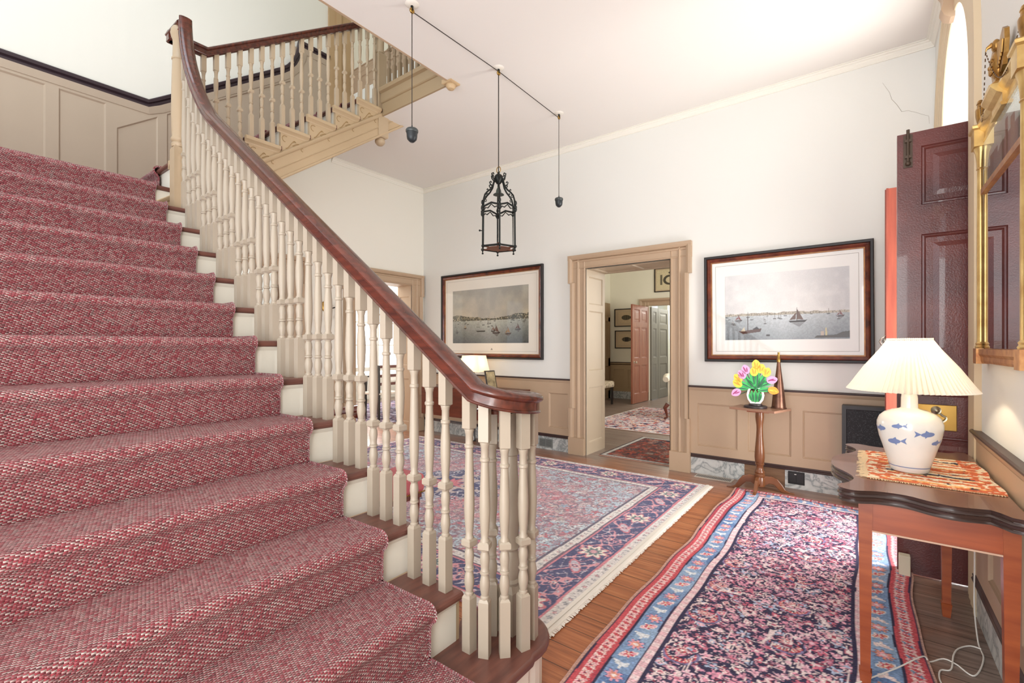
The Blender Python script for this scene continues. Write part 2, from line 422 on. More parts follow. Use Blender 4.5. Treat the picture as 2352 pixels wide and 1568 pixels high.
def chair_rail(F, a0, a1, z=.895, dark=True, nsub=1, zf=None):
    """returns two builders: dark cap and tan moulding. F(a,z,t)"""
    m1, m2 = MB(), MB()
    cap = [(0, 0), (.032, 0), (.036, .006), (.036, .012), (.03, .018), (0, .018)]
    mo = [(0, -.085), (.006, -.085), (.010, -.075), (.010, -.06), (.016, -.05), (.016, -.035), (.022, -.02), (.026, -.008), (.026, 0), (0, 0)]
    for m_, pr in ((m1, cap), (m2, mo)):
        rg = []
        for k in range(nsub+1):
            a = a0+(a1-a0)*k/nsub; zz = zf(a) if zf else z
            rg.append([F(a, zz-.018+h, t) for t, h in pr])
        m_.rings(rg, smooth=False)
    return m1, m2
def dado(nm, F, a0, a1, xs, zs=(.215, .285, .715, .79), z=.895, bb=True, marble_gap=None):
    m1, m2 = chair_rail(F, a0, a1, z)
    XS = [a0]+list(xs)+[a1]
    panelled(m2, XS, [.2]+[zs[1], zs[2]]+[z-.05], lambda a, zz, t: F(a, zz, t+.018), rec=.014)
    for a, b_ in ((a0, a1),): m2.box(a, b_, .85, .895, .0, .2, T=lambda p: F(p[0], p[2], 0)) if False else None
    struct('trim_'+nm, m2, TAN); struct('trim_'+nm+'1', m1, DARKCAP)
    if bb:
        d = MB(); d.rings([[F(a, zz, t) for t, zz in ((0, .165), (.028, .165), (.03, .172), (.024, .18), (.026, .19), (.02, .2), (.012, .207), (0, .207))] for a in (a0, a1)], smooth=False)
        struct('trim_'+nm+'2', d, DARKCAP)
FN = lambda a, z, t: (a, YN-t, z)             # north wall
FW = lambda a, z, t: (XW+t, a, z)             # west wall
FE = lambda a, z, t: (XE-t, a, z)             # east wall
dado('20', FN, XW+.003, -2.853, [-5.33, -4.98, -4.85, -4.44, -4.31, -3.93, -3.8, -3.42, -3.16, -2.885])
dado('30', FN, -1.45, XE-.003, [-1.365, -.99, -.9, -.54, -.45, -.05, .02, .36])
dado('40', FE, -1.5, 3.165, [-1.2, -.7, -.6, -.1, 0, .5, .6, 1.1, 1.2, 1.7, 1.8, 2.3, 2.4, 2.85])
dado('50', FW, 3.03, 3.53, [3.08, 3.48])
for nm, F, a0, a1 in (('north', FN, XW, -2.853), ('east', FE, -1.5, 3.17), ('west', FW, 3.03, 3.53), ('northeast', FN, -1.45, -.93), ('corner', FN, -.59, XE)):
    mb = MB(); mb.box(a0, a1, 0, .016, 0, .168, T=lambda p: F(p[0], p[2], p[1])); struct('baseboard_'+nm, mb, MARBLE)
mb = MB(); mb.box(-.93, -.59, 0, .012, 0, .168, T=lambda p: FN(p[0], p[2], p[1]))
struct('baseboard_wood', mb, mat('bare_board', '#8d6b50', .6, col2='#6f523c', nscale=6, stretch=(1, 1, 8)))

def casing(name, F, a0, a1, zt, w=.205, ears=True, base=0, proud=.03):
    """door casing around opening a0..a1 up to zt with crossette ears and plinths"""
    mb = MB()
    out = w
    # section runs from opening edge (0) to outer edge (w): list (dist, proud)
    prof = [(0, 0), (0, .020), (.012, .026), (.018, .014), (.072, .014), (.08, .028), (.095, .034), (.108, .020), (.15, .022), (.155, .042), (.178, .054), (w, .054), (w, 0)]
    for sgn, a in ((-1, a0), (1, a1)):
        def sec(z, wide=0, sc=1.0):
            r_ = []
            for d, p in prof:
                dd = d + (wide if d > .14 else 0); r_.append(F(a+sgn*dd, z, p*sc))
            return r_
        n1 = -.02
        mb.rings([sec(base+.2, 0), sec(base+.55, 0)], smooth=False)
        mb.rings([sec(base+.55, n1), sec(zt-.19+.02, n1)], smooth=False)
        mb.rings([sec(zt-.17, .0115 if ears else 0, .97), sec(zt+w-.0455, .0115 if ears else 0, .97)], smooth=False)
        mb.box(min(a, a+sgn*(w+.005)), max(a, a+sgn*(w+.005)), 0, .058, base, base+.2, T=lambda p: F(p[0], p[2], p[1]))
    e = .012 if ears else 0
    prof = prof
    top = [[F(a, zt+d, p) for d, p in [(q[0] if q[0] < .15 else q[0]-.045, q[1]) for q in prof]] for a in (a0-w-e, a1+w+e)]
    mb.rings(top, caps=False, smooth=False)
    for a in (a0-w-e, a1+w+e): mb.box(a-.002, a+.002, 0, .0545, zt+.104, zt+w-.0445, T=lambda p: F(p[0], p[2], p[1])); mb.box(a-.002, a+.002, 0, .035, zt, zt+.105, T=lambda p: F(p[0], p[2], p[1]))
    mb.box(a0-w-e, a1+w+e, 0, .02, zt+.005, zt+w-.046, T=lambda p: F(p[0], p[2], p[1]))
    return struct(name, mb, TAN)
casing('trim_6', FN, DX0, DX1, DZ)
casing('trim_7', FW, A0, A1, DZ, w=.2)
casing('trim_8', FW, B0, B1, DZ, w=.2)
# north door reveal: panelled jambs and soffit
mb = MB()
panelled(mb, [YN-.005, YN+.06, YN+.42, YN+.484], [0, .14, .8, 1.0, 1.72, 1.8, 2.13, DZ], lambda a, z, t: (DX0+.012+t, a, z), rec=.01, panels={(1, 1), (1, 3), (1, 5)})
panelled(mb, [YN-.005, YN+.06, YN+.42, YN+.484], [0, .14, .8, 1.0, 1.72, 1.8, 2.13, DZ], lambda a, z, t: (DX1-.012-t, a, z), rec=.01, panels={(1, 1), (1, 3), (1, 5)})
panelled(mb, [DX0, DX0+.08, -2.2, -2.1, DX1-.08, DX1], [YN-.005, YN+.06, YN+.42, YN+.484], lambda a, z, t: (a, z, DZ-.012-t), rec=.01)
struct('trim_9', mb, TANL, fix=False)
mb = MB()
for (y0, y1) in ((A0, A1), (B0, B1)):
    for y, s in ((y0, 1), (y1, -1)):
        panelled(mb, [XW+.004, XW-.05, XW-.25, XW-.3], [0, .14, .8, 1.0, 2.05, DZ], lambda a, z, t: (a, y+s*(.012+t), z), rec=.01)
    mb.box(XW-.3, XW+.004, y0, y1, DZ-.012, DZ)
struct('trim_10', mb, TAN, fix=False)

# front doorway casing: legs + arch + keystone, moulded
mb = MB()
sec = [(-.01, -.0), (-.01, .006), (.02, .010), (.06, .008), (.07, .014), (.14, .012), (.15, .018), (.24, .014), (.25, .022), (.29, .024), (.31, .0)]
path = [(C0, z) for z in (0, .6, 1.2, 1.8, CS)]
def ring_at(y, z, ny, nz): return [(XE-p, y+ny*d, z+nz*d) for d, p in sec]
rg = [ring_at(C0, z, -1, 0) for z in (0, CS)]
for k in range(1, 24):
    a = PI-PI*k/24; rg.append(ring_at(CC+CR*math.cos(a), CS+CZ*math.sin(a), math.cos(a), math.sin(a)*.85))
rg += [ring_at(C1, z, 1, 0) for z in (CS, 0)]
mb.rings(rg, smooth=False); struct('trim_11', mb, mat('tan_paint_door', '#d6c3a4', .5))
mb = MB()
for k, (z, p, w_) in enumerate(((3.0, .09, .06), (3.08, .13, .07), (3.18, .12, .075), (3.3, .17, .085), (3.4, .19, .095), (3.42, .19, .095))):
    pass
mb.rings([[(XE-p, CC-w_, z), (XE-p*1.04, CC-w_*.4, z), (XE-p*1.04, CC+w_*.4, z), (XE-p, CC+w_, z), (XE, CC+w_, z), (XE, CC-w_, z)] for (z, p, w_) in ((3.33, .02, .04), (3.35, .05, .045), (3.39, .065, .05), (3.43, .055, .05), (3.49, .06, .055), (3.54, .085, .06), (3.59, .095, .065), (3.62, .09, .068), (3.635, .05, .068))])
struct('trim_12', mb, TAN)
# panelled reveals, fanlight
mb = MB()
WREV = mat('reveal_white', '#efe8da', .5)
panelled(mb, [XE-.0, XE+.06, XE+.3, XE+.4], [0, .2, .9, 1.1, 2.3, 2.45], lambda a, z, t: (a, C1-.01-t, z), rec=.01)
panelled(mb, [XE-.0, XE+.06, XE+.3, XE+.4], [0, .2, .9, 1.1, 2.3, 2.45], lambda a, z, t: (a, C0+.01+t, z), rec=.01)
mb.box(XE, XE+.4, C0, C0+.03, 2.45, 2.5); mb.box(XE, XE+.4, C1-.03, C1, 2.45, 2.5)
struct('trim_13', mb, WREV, fix=False)
mb = MB(); mb.box(.74, .80, C0, C1, 2.5, 2.58)
for k in range(1, 6):
    a = PI*k/6; mb.tube([(.77, CC+.12*math.cos(a), 2.58+.1*math.sin(a)), (.77, CC+CR*math.cos(a), CS+CZ*math.sin(a))], .012, 6)
mb.tube([(.77, CC+(CR-.02)*math.cos(PI*k/16), CS+(CZ-.02)*math.sin(PI*k/16)) for k in range(17)], .03, 6); mb.box(.75, .79, C0, C0+.04, 2.5, CS); mb.box(.75, .79, C1-.04, C1, 2.5, CS)
win = struct('window_1', mb, WHITEP)
mb = MB(); mb.prism([(C1-.02, 2.5)]+[(CC+(CR-.02)*math.cos(PI*k/16), CS+(CZ-.02)*math.sin(PI*k/16)) for k in range(17)]+[(C0+.02, 2.5)], .766, .77, T=lambda a, b_, h: (h, a, b_))
build('pane', mb, GLASS, win)
mb = MB(); mb.face(mb.add([(.84, -2, -.05), (14, -2, -.05), (14, 12, -.05), (.84, 12, -.05)])); struct('floor_outside', mb, mat('stone_paving', '#cfc8ba', .9))

# stairwell: dado on the west wall, level at the landing then climbing with the upper flight
def capz(y):
    if y < 1.449: return 3.643
    if y < 2.62: return 3.643+(y-1.449)*.7205
    pts = [(2.62, 4.487), (2.7, 4.545), (2.78, 4.615), (2.85, 4.71), (2.9, 4.82), (2.935, 4.99)]
    for (a, b_), (c, d) in zip(pts, pts[1:]):
        if y <= c: return b_+(d-b_)*(y-a)/(c-a)
    return 4.99
def basez(y):
    if y < 1.2: return LZ
    return min(LZ+(y-1.2)*SL, Z2)
mb = MB()
Fs = lambda a, s, t: (XW+.014+t, a, basez(a)+(capz(a)-.09-basez(a))*s)
for (xs, st) in (([-.8, -.4, .05, .18, .62-.0, .64], .90), ):
    pass
edges = [-.8, -.7, -.25, -.1, .35, .48, .752, .832, 1.142, 1.219, 1.53, 1.603, 1.95, 2.03, 2.4, 2.48, 2.86]
for i in range(len(edges)-1):
    a0, a1 = edges[i], edges[i+1]; dn = max(2, int((a1-a0)/.05))
    if i % 2 == 0:
        for k in range(dn):
            p, q = a0+(a1-a0)*k/dn, a0+(a1-a0)*(k+1)/dn
            mb.face(mb.add([Fs(p, 0, 0), Fs(q, 0, 0), Fs(q, 1, 0), Fs(p, 1, 0)]))
    else:
        H = lambda a: capz(a)-.09-basez(a)
        def ptop(y): return 3.49 if y < 1.2 else min(3.298+.72*(y-1.22), capz(y)-.155)
        def zq(a, top): return (ptop(a)-basez(a))/H(a) if top else .12/H(a)
        for k in range(dn):
            p, q = a0+(a1-a0)*k/dn, a0+(a1-a0)*(k+1)/dn
            for lo, hi in ((0, zq(p, 0)), (None, None)):
                if lo is None: break
            mb.face(mb.add([Fs(p, 0, 0), Fs(q, 0, 0), Fs(q, zq(q, 0), 0), Fs(p, zq(p, 0), 0)]))
            mb.face(mb.add([Fs(p, zq(p, 1), 0), Fs(q, zq(q, 1), 0), Fs(q, 1, 0), Fs(p, 1, 0)]))
            mb.face(mb.add([Fs(p, zq(p, 0), -.012), Fs(q, zq(q, 0), -.012), Fs(q, zq(q, 1), -.012), Fs(p, zq(p, 1), -.012)]))
            for top in (0, 1):
                sg = -1 if top else 1
                mb.face(mb.add([Fs(p, zq(p, top), 0), Fs(q, zq(q, top), 0), Fs(q, zq(q, top)+sg*.012/H(q), -.012), Fs(p, zq(p, top)+sg*.012/H(p), -.012)]))
        for a, s_ in ((a0, 1), (a1, -1)):
            mb.face(mb.add([Fs(a, zq(a, 0), 0), Fs(a, zq(a, 1), 0), Fs(a+s_*.012, zq(a, 1), -.012), Fs(a+s_*.012, zq(a, 0), -.012)]))
mb.box(XW, XW+.014, 2.86, 3.333, Z2, 4.9)
struct('trim_14', mb, mat('tan_stairwell', '#bba995', .45, noise=.04, nscale=3), fix=False)
ys = list(np.linspace(-.8, 1.449, 6))+list(np.linspace(1.5, 2.6, 12))+[2.62, 2.66, 2.7, 2.74, 2.78, 2.82, 2.85, 2.875, 2.9, 2.92, 2.935, 2.95, 3.333]
def along(prof):
    m_ = MB(); rg = []
    P = [Vector((0, y, capz(y))) for y in ys]
    for k, p in enumerate(P):
        t = (P[min(k+1, len(P)-1)]-P[max(k-1, 0)]).normalized()
        up = Vector((0, -t.z, t.y)); rg.append([(XW+a, p.y+up.y*b_, p.z+up.z*b_) for a, b_ in prof])
    return m_.rings(rg, smooth=False)
struct('trim_15', along([(0, -.065), (.03, -.065), (.034, -.05), (.03, -.035), (.05, -.03), (.055, -.008), (.05, 0), (0, 0)]), mat('dark_cap_stair', '#3a2c33', .35))
struct('trim_16', along([(0, -.13), (.02, -.13), (.024, -.11), (.03, -.07), (.03, -.0651), (0, -.0651)]), MATS['tan_stairwell'])
mb = MB()   # pilaster and upper hall wall beyond
mb.box(XW, XW+.03, 3.333, 3.43, Z2, 6.8); mb.box(XW, XW+.045, 3.43, 3.5, Z2, 6.8); mb.box(XW, XW+.02, 3.5, 3.66, Z2, 6.8)
struct('trim_17', mb, mat('tan_shadow', '#bfa079', .5))  # pilaster's own slightly warmer tan paint
mb = MB(); mb.box(XW, .44, 3.66, 3.75, Z2, 6.8)
struct('wall_upper', mb, mat('upper_cream', '#e8e2cc', .85))
mb = MB(); FU = lambda a, z, t: (a, 3.66-t, z)
m1, m2 = chair_rail(FU, XW+.05, .4, z=4.93)
panelled(m2, [XW+.05, -5.3, -4.9, -4.8, -4.3, -4.2, -3.7, -3.6, .4], [4.62, 4.67, 4.8, 4.88], lambda a, zz, t: FU(a, zz, t+.012), rec=.01)
struct('trim_18', m2, TAN); struct('trim_19', m1, TAN)
mb = MB(); mb.box(XW+.05, .4, 3.645, 3.66, Z2, 4.62); struct('baseboard_upper', mb, mat('white_board', '#f3f2ea', .6))  # tall white band on the wall below the upper dado

# fascia of the upper landing and of the long ceiling edge
def fascia(p, q, nrm):
    m_ = MB(); pr = [(0, -.265), (.02, -.265), (.02, -.255), (.012, -.25), (.012, -.135), (.02, -.13), (.026, -.12), (.026, -.035), (.034, -.03), (.05, -.02), (.055, .01), (.05, .022), (0, .022)]
    return m_.rings([[(P[0]+nrm[0]*a, P[1]+nrm[1]*a, Z2+b_) for a, b_ in pr] for P in (p, q)], smooth=False)
struct('trim_21', fascia((-4.06, 3.1), (-3.03, 3.1), (0, -1)), mat('fascia_tan', '#a58e6e', .5))  # darker than the side run: landing shade put into the tan
struct('trim_22', fascia((-3.03, 3.1), (-3.03, -3), (-1, 0)), TAN)
mb = MB(); mb.sqlathe([(.05, 3.70), (.06, 3.705), (.06, 3.74), (.045, 3.75), (.045, 3.98)], -3.045, 3.085)
mb.lathe([(.002, 3.655), (.03, 3.662), (.046, 3.685), (.046, 3.7), (.035, 3.715)], -3.045, 3.085, 16)
struct('trim_23', mb, mat('drop_tan', '#c4a882', .5))
mb = MB(); mb.box(XW-.3, XE+.4, -3, 3.75, 6.8, 6.9)
struct('ceiling_upper', mb, CEIL)  # unseen ceiling added to keep sky light off the upper hall
mb = MB(); mb.box(XW-.3, XE+.4, -3.1, -3, Z2, 6.9); mb.box(-2.2, -2.1, -3, 3.66, Z2, 6.8)
struct('wall_upper_south', mb, WALL)  # unseen walls added to block outside light from the upper stairwell
# ------------------------------------------------------------- staircase
stair = thing('staircase', 'long painted staircase with mahogany handrail, turned tan balusters and a landing', 'staircase', (-2.6, 1.2, 0))
def SP(name, mb, m, bevel=0, label=None, parent=None, **k):
    o = build(name, mb, m, None, bevel, label, **k)
    if parent is None: o.parent = stair; o.matrix_parent_inverse = Matrix.Translation((2.6, -1.2, 0))
    else: o.parent = parent
    return o
TREADW = mat('tread_wood', '#7d5044', .35, col2='#5d3a34', nscale=5, stretch=(7, 1, 7), bump=.1, bscale=30)
YS0, YS1 = -.75, 1.285
def nosing_box(mb, x0, x1, y0, y1, zt, th=.032, axis='x+'):
    """board with half-round front edge at x1 side ('x+') or y0 side ('y-')"""
    if axis == 'x+':
        pts = [(x0, zt-th), (x0, zt)]+[(x1-th/2+th/2*math.sin(a), zt-th/2+th/2*math.cos(a)) for a in np.linspace(0, PI, 7)]
        rg = [[(p[0], y, p[1]) for p in pts] for y in (y0, y1)]
    else:
        pts = [(y1, zt-th), (y1, zt)]+[(y0+th/2-th/2*math.sin(a), zt-th/2+th/2*math.cos(a)) for a in np.linspace(0, PI, 7)]
        rg = [[(x, p[0], p[1]) for p in pts] for x in (x0, x1)]
    mb.rings(rg, smooth=False)
# first tread with rounded curtail end
ccx, ccy, ccr = -1.125, 1.42, .185
pts = [(-1.25, YS0), (-.935, YS0), (-.935, 1.36)]
pts += [(ccx+ccr*math.cos(a), ccy+ccr*math.sin(a)) for a in np.linspace(-.2, PI*1.08, 18)]+[(-1.25, 1.30)]
def offs(pts, d):
    out = []
    for x, y in pts:
        if y > 1.28 and x > -1.24:
            v = Vector((x-ccx, y-ccy)); v = v.normalized()*(v.length-d); out.append((ccx+v.x, ccy+v.y))
        else: out.append((x-(d if x > -1 else 0), y))
    return out
mb = MB(); th = .032; rg = []
for a in np.linspace(0, PI, 7):
    d = th/2-th/2*math.sin(a); rg.append([(x, y, R-th/2+th/2*math.cos(a)) for x, y in offs(pts, d)])
mb.rings(rg, smooth=True); SP('tread', mb, TREADW)
mb = MB(); mb.prism(offs(pts, .03), 0, R-th); SP('riser', mb, CREAM)
for k in range(2, 13):
    mb = MB(); nosing_box(mb, nose1(k)-GO-.02, nose1(k), YS0, YS1, k*R); SP('tread', mb, TREADW)
    mb = MB(); mb.box(nose1(k)-.05, nose1(k)-.028, YS0, 1.272, (k-1)*R+.0005, k*R-th-.0005)
    mb.rings([[(nose1(k)-.028+a, y, k*R-th+b_) for a, b_ in ((0, -.02), (.01, -.006), (.012, -.0002), (0, -.0002))] for y in (YS0, 1.272)], smooth=False)
    SP('riser', mb, CREAM)
# landing
mb = MB(); nosing_box(mb, XW+.05, SX+.0, YS0, 1.285, LZ); SP('landing', mb, TREADW)
mb = MB(); mb.box(XW+.02, SX-.02, YS0, 1.27, LZ-.24, LZ-th-.001); mb.box(SX-.05, SX-.03, YS0, 1.27, 12*R+.001, LZ-th-.001); SP('landing_frame', mb, CREAM)
# strings with mouldings and scrolled brackets
def string_flight2():
    mb = MB()
    y0, y1 = 1.2, 3.38
    line = lambda y, off: 3.032+(y-nose2(16))*SL+off
    sec = [(-.05, -.50), (.012, -.50), (.018, -.49), (.018, -.475), (.004, -.47), (.004, -.40), (.012, -.39), (.004, -.38), (.004, -.30), (.016, -.29), (.024, -.275), (.028, -.262), (.02, -.255), (-.05, -.255)]
    mb.rings([[(SX+a, y, line(y, b_)) for a, b_ in sec] for y in (y0-.1, y1)], smooth=False)
    SP('stringer', mb, mat('string_tan', '#c0a887', .5, noise=.04, nscale=3))
string_flight2()
line = lambda y, off: 3.032+(y-nose2(16))*SL+off
STR = MATS['string_tan']
def scroll(mb, yc, zc, s, T):
    def wire(fn, n=14, r=.0035): mb.tube([T(*fn(t)) for t in np.linspace(0, 1, n)], r*s, 5, mi=1)
    # S curl with two leaves
    wire(lambda t: (yc+s*(-.075+.03*math.cos(PI*(.3+1.2*t))), zc+s*(.035+.03*math.sin(PI*(.3+1.2*t)))))
    wire(lambda t: (yc+s*(-.07+.09*t), zc+s*(-.012+.045*math.sin(PI*(t-.5))*1.0)))
    wire(lambda t: (yc+s*(.005+.03*t), zc+s*(.030+.012*math.sin(PI*t))))
    wire(lambda t: (yc+s*(.0+.07*math.sin(PI*t*.55)), zc+s*(-.012+.035*math.sin(PI*t*.9))))
    wire(lambda t: (yc+s*(.01+.05*math.sin(PI*t*.55)), zc+s*(-.02+.02*math.sin(PI*t*.9))))
    wire(lambda t: (yc+s*(.105+.016*math.cos(PI*(.4+1.2*t))), zc+s*(-.02+.016*math.sin(PI*(.4+1.2*t)))))
    wire(lambda t: (yc+s*(-.06+.03*t), zc+s*(-.07-.006*math.sin(PI*t))))
for k in range(14, 21):
    yn = nose2(k)
    mb = MB(); nosing_box(mb, XW+.02, SX+.028, yn, yn+GO+.03, k*R, axis='y-'); SP('tread', mb, TREADW if k < 30 else TREADW)
    mb = MB()  # bracket: end face of the step, with return nosing
    yb = yn+.03; zt = k*R-.034
    pts_ = [(yb, zt), (yn+GO+.03, zt), (yn+GO+.03, line(yn+GO+.03, -.262)), (yb, line(yb, -.262))]
    mb.prism(pts_, -.03, .004, T=lambda a, b_, h: (SX+h, a, b_))
    mb.rings([[(SX+a, y, k*R+b_) for a, b_ in ((0, -.062), (.006, -.062), (.01, -.05), (.02, -.04), (.028, -.034), (.034, -.03), (.036, -.015), (.03, -.001), (0, -.001))] for y in (yn-.002, yn+GO+.02)], smooth=False)
    ms = MB(); scroll(ms, yn+.135, zt-.10, .88, lambda a, b_: (SX+.006, a, b_))
    br = SP('bracket', mb, [STR])
    build('scroll_carving', ms, [STR, mat('scroll_line', '#a08358', .5)], br)
    mb = MB(); mb.box(XW+.02, SX-.031, yn+.034, yn+.05, (k-1)*R+.0005, k*R-th-.0005); SP('riser', mb, CREAM)
mb = MB(); mb.box(XW+.02, SX-.001, nose2(21)+.03, nose2(21)+.05, 20*R+.0005, 21*R-.03); SP('riser', mb, CREAM)
mb = MB()   # sloping soffit of the upper flight
mb.rings([[(x, y, line(y, o)) for x, o in ((XW+.02, -.49), (SX-.02, -.49), (SX-.02, -.47), (XW+.02, -.47))] for y in (1.2, 3.37)], smooth=False)
SP('soffit', mb, CREAM)
mb = MB()   # outer string of the lower flight
l1 = lambda x, off: 2*R+(N2X-x)*SL+off
mb.rings([[(x, y, z) for y, z in ((1.272, l1(x, -.50)), (1.295, l1(x, -.50)), (1.295, l1(x, -.26)), (1.272, l1(x, -.26)))] for x in (-1.25, SX)], smooth=False)
for k in range(2, 13):
    x = nose1(k)-.03; mb.prism([(x, k*R-.034), (x-GO, k*R-.034), (x-GO, l1(x-GO, -.27)), (x, max(l1(x, -.27), 0.01))], 1.262, 1.29, T=lambda a, b_, h: (a, h, b_))
SP('stringer', mb, STR)

# balusters
def baluster_mb(L, over=.05, k_=1.0):
    mb = MB(); h = .0215
    mb.sqlathe([(h, 0), (h, .196), (h*.72, .206)])
    P = [(.016, .2), (.0185, .207), (.0185, .213), (.0145, .217), (.017, .228), (.0215, .248), (.0215, .262), (.018, .280), (.0145, .291), (.0205, .295), (.0205, .301), (.0165, .304), (.0185, .306), (.0165, .309), (.0175, .325), (.0205, .343), (.019, .362), (.0145, .374), (.018, .378), (.018, .382)]
    mb.lathe(P, n=12)
    mb.sqlathe([(.017, .380), (.0235, .386), (.0235, .404), (.017, .410)])
    t = L-.125
    P = [(.019, .408), (.019, .416), (.015, .421), (.017, .44), (.0205, .48), (.0225, .52), (.022, .56), (.0165, t-.075), (.0165, t-.070), (.021, t-.066), (.021, t-.058), (.0165, t-.054), (.0165, t-.018), (.0185, t-.015), (.0185, t-.01), (.021, t-.006), (.021, t)]
    mb.lathe(P, n=12)
    mb.sqlathe([(.0155, t-.001), (h, t+.003), (h, L+over)])
    if k_ != 1: mb.v = [(x*k_, y*k_, z) for x, y, z in mb.v]
    return mb
def mesh_only(name, mb, m):
    o = build(name, mb, m); me = o.data; bpy.data.objects.remove(o); return me
BM = {}
def baluster(x, y, z0, ztop, over=.05, rot=0, parent=None, m=BAL):
    L = round(ztop-z0, 3)
    key = (L, over, m.name)
    if key not in BM: BM[key] = mesh_only('baluster', baluster_mb(L, over, (.87 if m is BAL else .76) if m is not None else 1.0), m)
    o = bpy.data.objects.new('baluster', BM[key]); COL.objects.link(o); o.location = (x, y, z0); o.rotation_euler = (0, 0, rot)
    if parent is None: o.parent = stair; o.matrix_parent_inverse = Matrix.Translation((2.6, -1.2, 0))
    else: o.parent = parent; o.location = Vector((x, y, z0))-parent.location
    return o
UB = .777                                      # underside of rail above the nosing line
ZV = 1.047                                     # underside of the volute
YB = 1.25
for k in range(2, 13):
    for j in range(3):
        x = nose1(k)-.062-.088*j
        if k == 12 and j == 2: continue
        top = l1(x, UB)
        if k == 2 and j == 0: top -= .0
        if x < -3.5: top += (-3.5-x)**2*1.4
        baluster(x, YB, k*R, top, over=.03)
vol = [(-1.152, 1.262, 0, .076), (-1.088, 1.274, .4, .033), (-1.034, 1.32, .8, .010), (-1.002, 1.39, 1.2, 0), (-1.015, 1.465, 1.8, 0), (-1.075, 1.515, 2.4, 0), (-1.155, 1.52, 2.9, 0), (-1.148, 1.39, .6, 0)]
for (x, y, r_, dz) in vol: baluster(x, y, R, ZV+dz, over=.012, rot=r_)
mb = MB(); mb.sqlathe([(.045, R), (.045, R+.16), (.03, R+.18)], -1.215+.1, 1.46)
mb.lathe([(.035, R+.175), (.04, R+.19), (.03, R+.2), (.036, R+.23), (.04, R+.27), (.03, R+.31), (.036, R+.32), (.03, R+.33), (.034, R+.36), (.036, R+.5), (.028, R+.68), (.034, R+.685), (.028, R+.70), (.03, ZV+.005)], -1.115, 1.46, 16)
SP('newel_post', mb, BAL)
# handrail: volute, long run, gooseneck, level turn, upper run
_h = [(-.020, 0), (-.027, .002), (-.029, .006), (-.027, .010), (-.0235, .012), (-.0235, .040), (-.027, .043), (-.034, .046), (-.0375, .052), (-.037, .060), (-.030, .068), (-.016, .073)]
RP = _h+[(0, .0745)]+[(-a, b_) for a, b_ in _h[::-1]]
RP = [(a*1.08, b_*1.0) for a, b_ in RP]
path = []; sides = []
cvx, cvy = -1.125, 1.392
for a in np.linspace(PI*1.25, -PI/2, 36):
    f = (PI*1.25+PI/2-(a+PI/2))/(PI*1.75)      # 0 inside .. 1 outside
    r_ = .05+.092*min(1, f*1.5)
    q_ = min(1, (a+PI/2)*.15/.34)
    path.append((cvx+r_*math.cos(a), cvy+r_*math.sin(a), ZV+(l1(-1.125, UB)-ZV)*(1-q_)**2)); sides.append((-math.cos(a), -math.sin(a), 0))
yl = path[-1][1]
for x in list(np.arange(-1.16, -3.45, -.05)):
    path.append((x, yl+(YB-yl)*min(1, (-1.125-x)/.3), l1(x, UB))); sides.append((0, 1, 0))
ZL = 3.55
XT = -3.905                                     # top of gooseneck
g0 = path[-1]; zt_ = 3.563
m0 = Vector((-1, 0, SL)).normalized()*.62; m1 = Vector((-.02, 0, 1))*1.15
p0 = Vector((g0[0], YB, g0[2])); p1 = Vector((XT, YB-.01, ZL+.072))
for t in np.linspace(0, 1, 22)[1:]:
    h = (2*t**3-3*t**2+1)*p0+(t**3-2*t**2+t)*m0+(-2*t**3+3*t**2)*p1+(t**3-t**2)*m1
    path.append(tuple(h)); sides.append((0, 1, 0))
mb = MB(); mb.sweep(RP, path, sides=sides)
# cap of the volute eye
mb.lathe([(.03, ZV), (.075, ZV), (.078, ZV+.012), (.07, ZV+.02), (.078, ZV+.045), (.084, ZV+.055), (.075, ZV+.068), (.04, ZV+.074), (.001, ZV+.0745)], cvx, cvy, 24)
# level piece over the upper newel going west, then north, then up the second flight
X2R = SX-.03
lp = [(XT-.035, YB-.01, ZL), (X2R-.02, YB-.01, ZL)]
mb.sweep(RP, [(XT+.01, YB-.01, ZL), (XT-.08, YB-.01, ZL), (X2R-.035, YB-.01, ZL)], sides=[(0, 1, 0)]*3)
l2 = lambda y: line(y, UB)
ykink = 1.46
zk = l2(ykink)
mb.sweep(RP, [(X2R, YB-.045, ZL), (X2R, ykink, ZL), (X2R, 2.2, ZL+(2.2-ykink)*SL*.98), (X2R, 3.09, ZL+(3.09-ykink)*SL*.98)], sides=[(1, 0, 0)]*4, ups=[(0, 0, 1)]*4, smooth=True)
SP('handrail', mb, RAILM)
# fillet under the gooseneck (painted lower edge)
# upper newel at the landing
NX, NY = -3.955, 1.235
mb = MB(); mb.sqlathe([(.045, 12*R), (.045, 12*R+.44), (.036, 12*R+.46)], NX, NY)
z0 = 12*R
mb.lathe([(.045, z0+.455), (.05, z0+.475), (.04, z0+.49), (.05, z0+.50), (.052, z0+.515), (.044, z0+.53), (.047, z0+.56), (.05, z0+.7), (.046, z0+.95), (.042, z0+1.08), (.047, z0+1.085), (.047, z0+1.095), (.041, z0+1.105), (.039, z0+1.2), (.04, z0+1.225), (.05, z0+1.25), (.054, z0+1.275), (.05, z0+1.3), (.04, z0+1.32), (.03, ZL+.01)], NX, NY, 20)
SP('newel_post', mb, mat('newel_tan', '#b8a285', .45, noise=.05, nscale=4))
# balusters of the upper flight
BAL2 = mat('baluster_paint_upper', '#bca88e', .42, noise=.05, nscale=6)
z2r = lambda y: ZL if y < ykink else ZL+(y-ykink)*SL*.98
for k in range(14, 21):
    for j in range(3):
        y = nose2(k)+.062+.088*j
        if k == 14 and y < 1.3: continue
        baluster(X2R, y, k*R, z2r(y), over=.02, m=BAL2)
baluster(X2R, 1.335, 14*R, ZL, over=.01, m=BAL2) if False else None
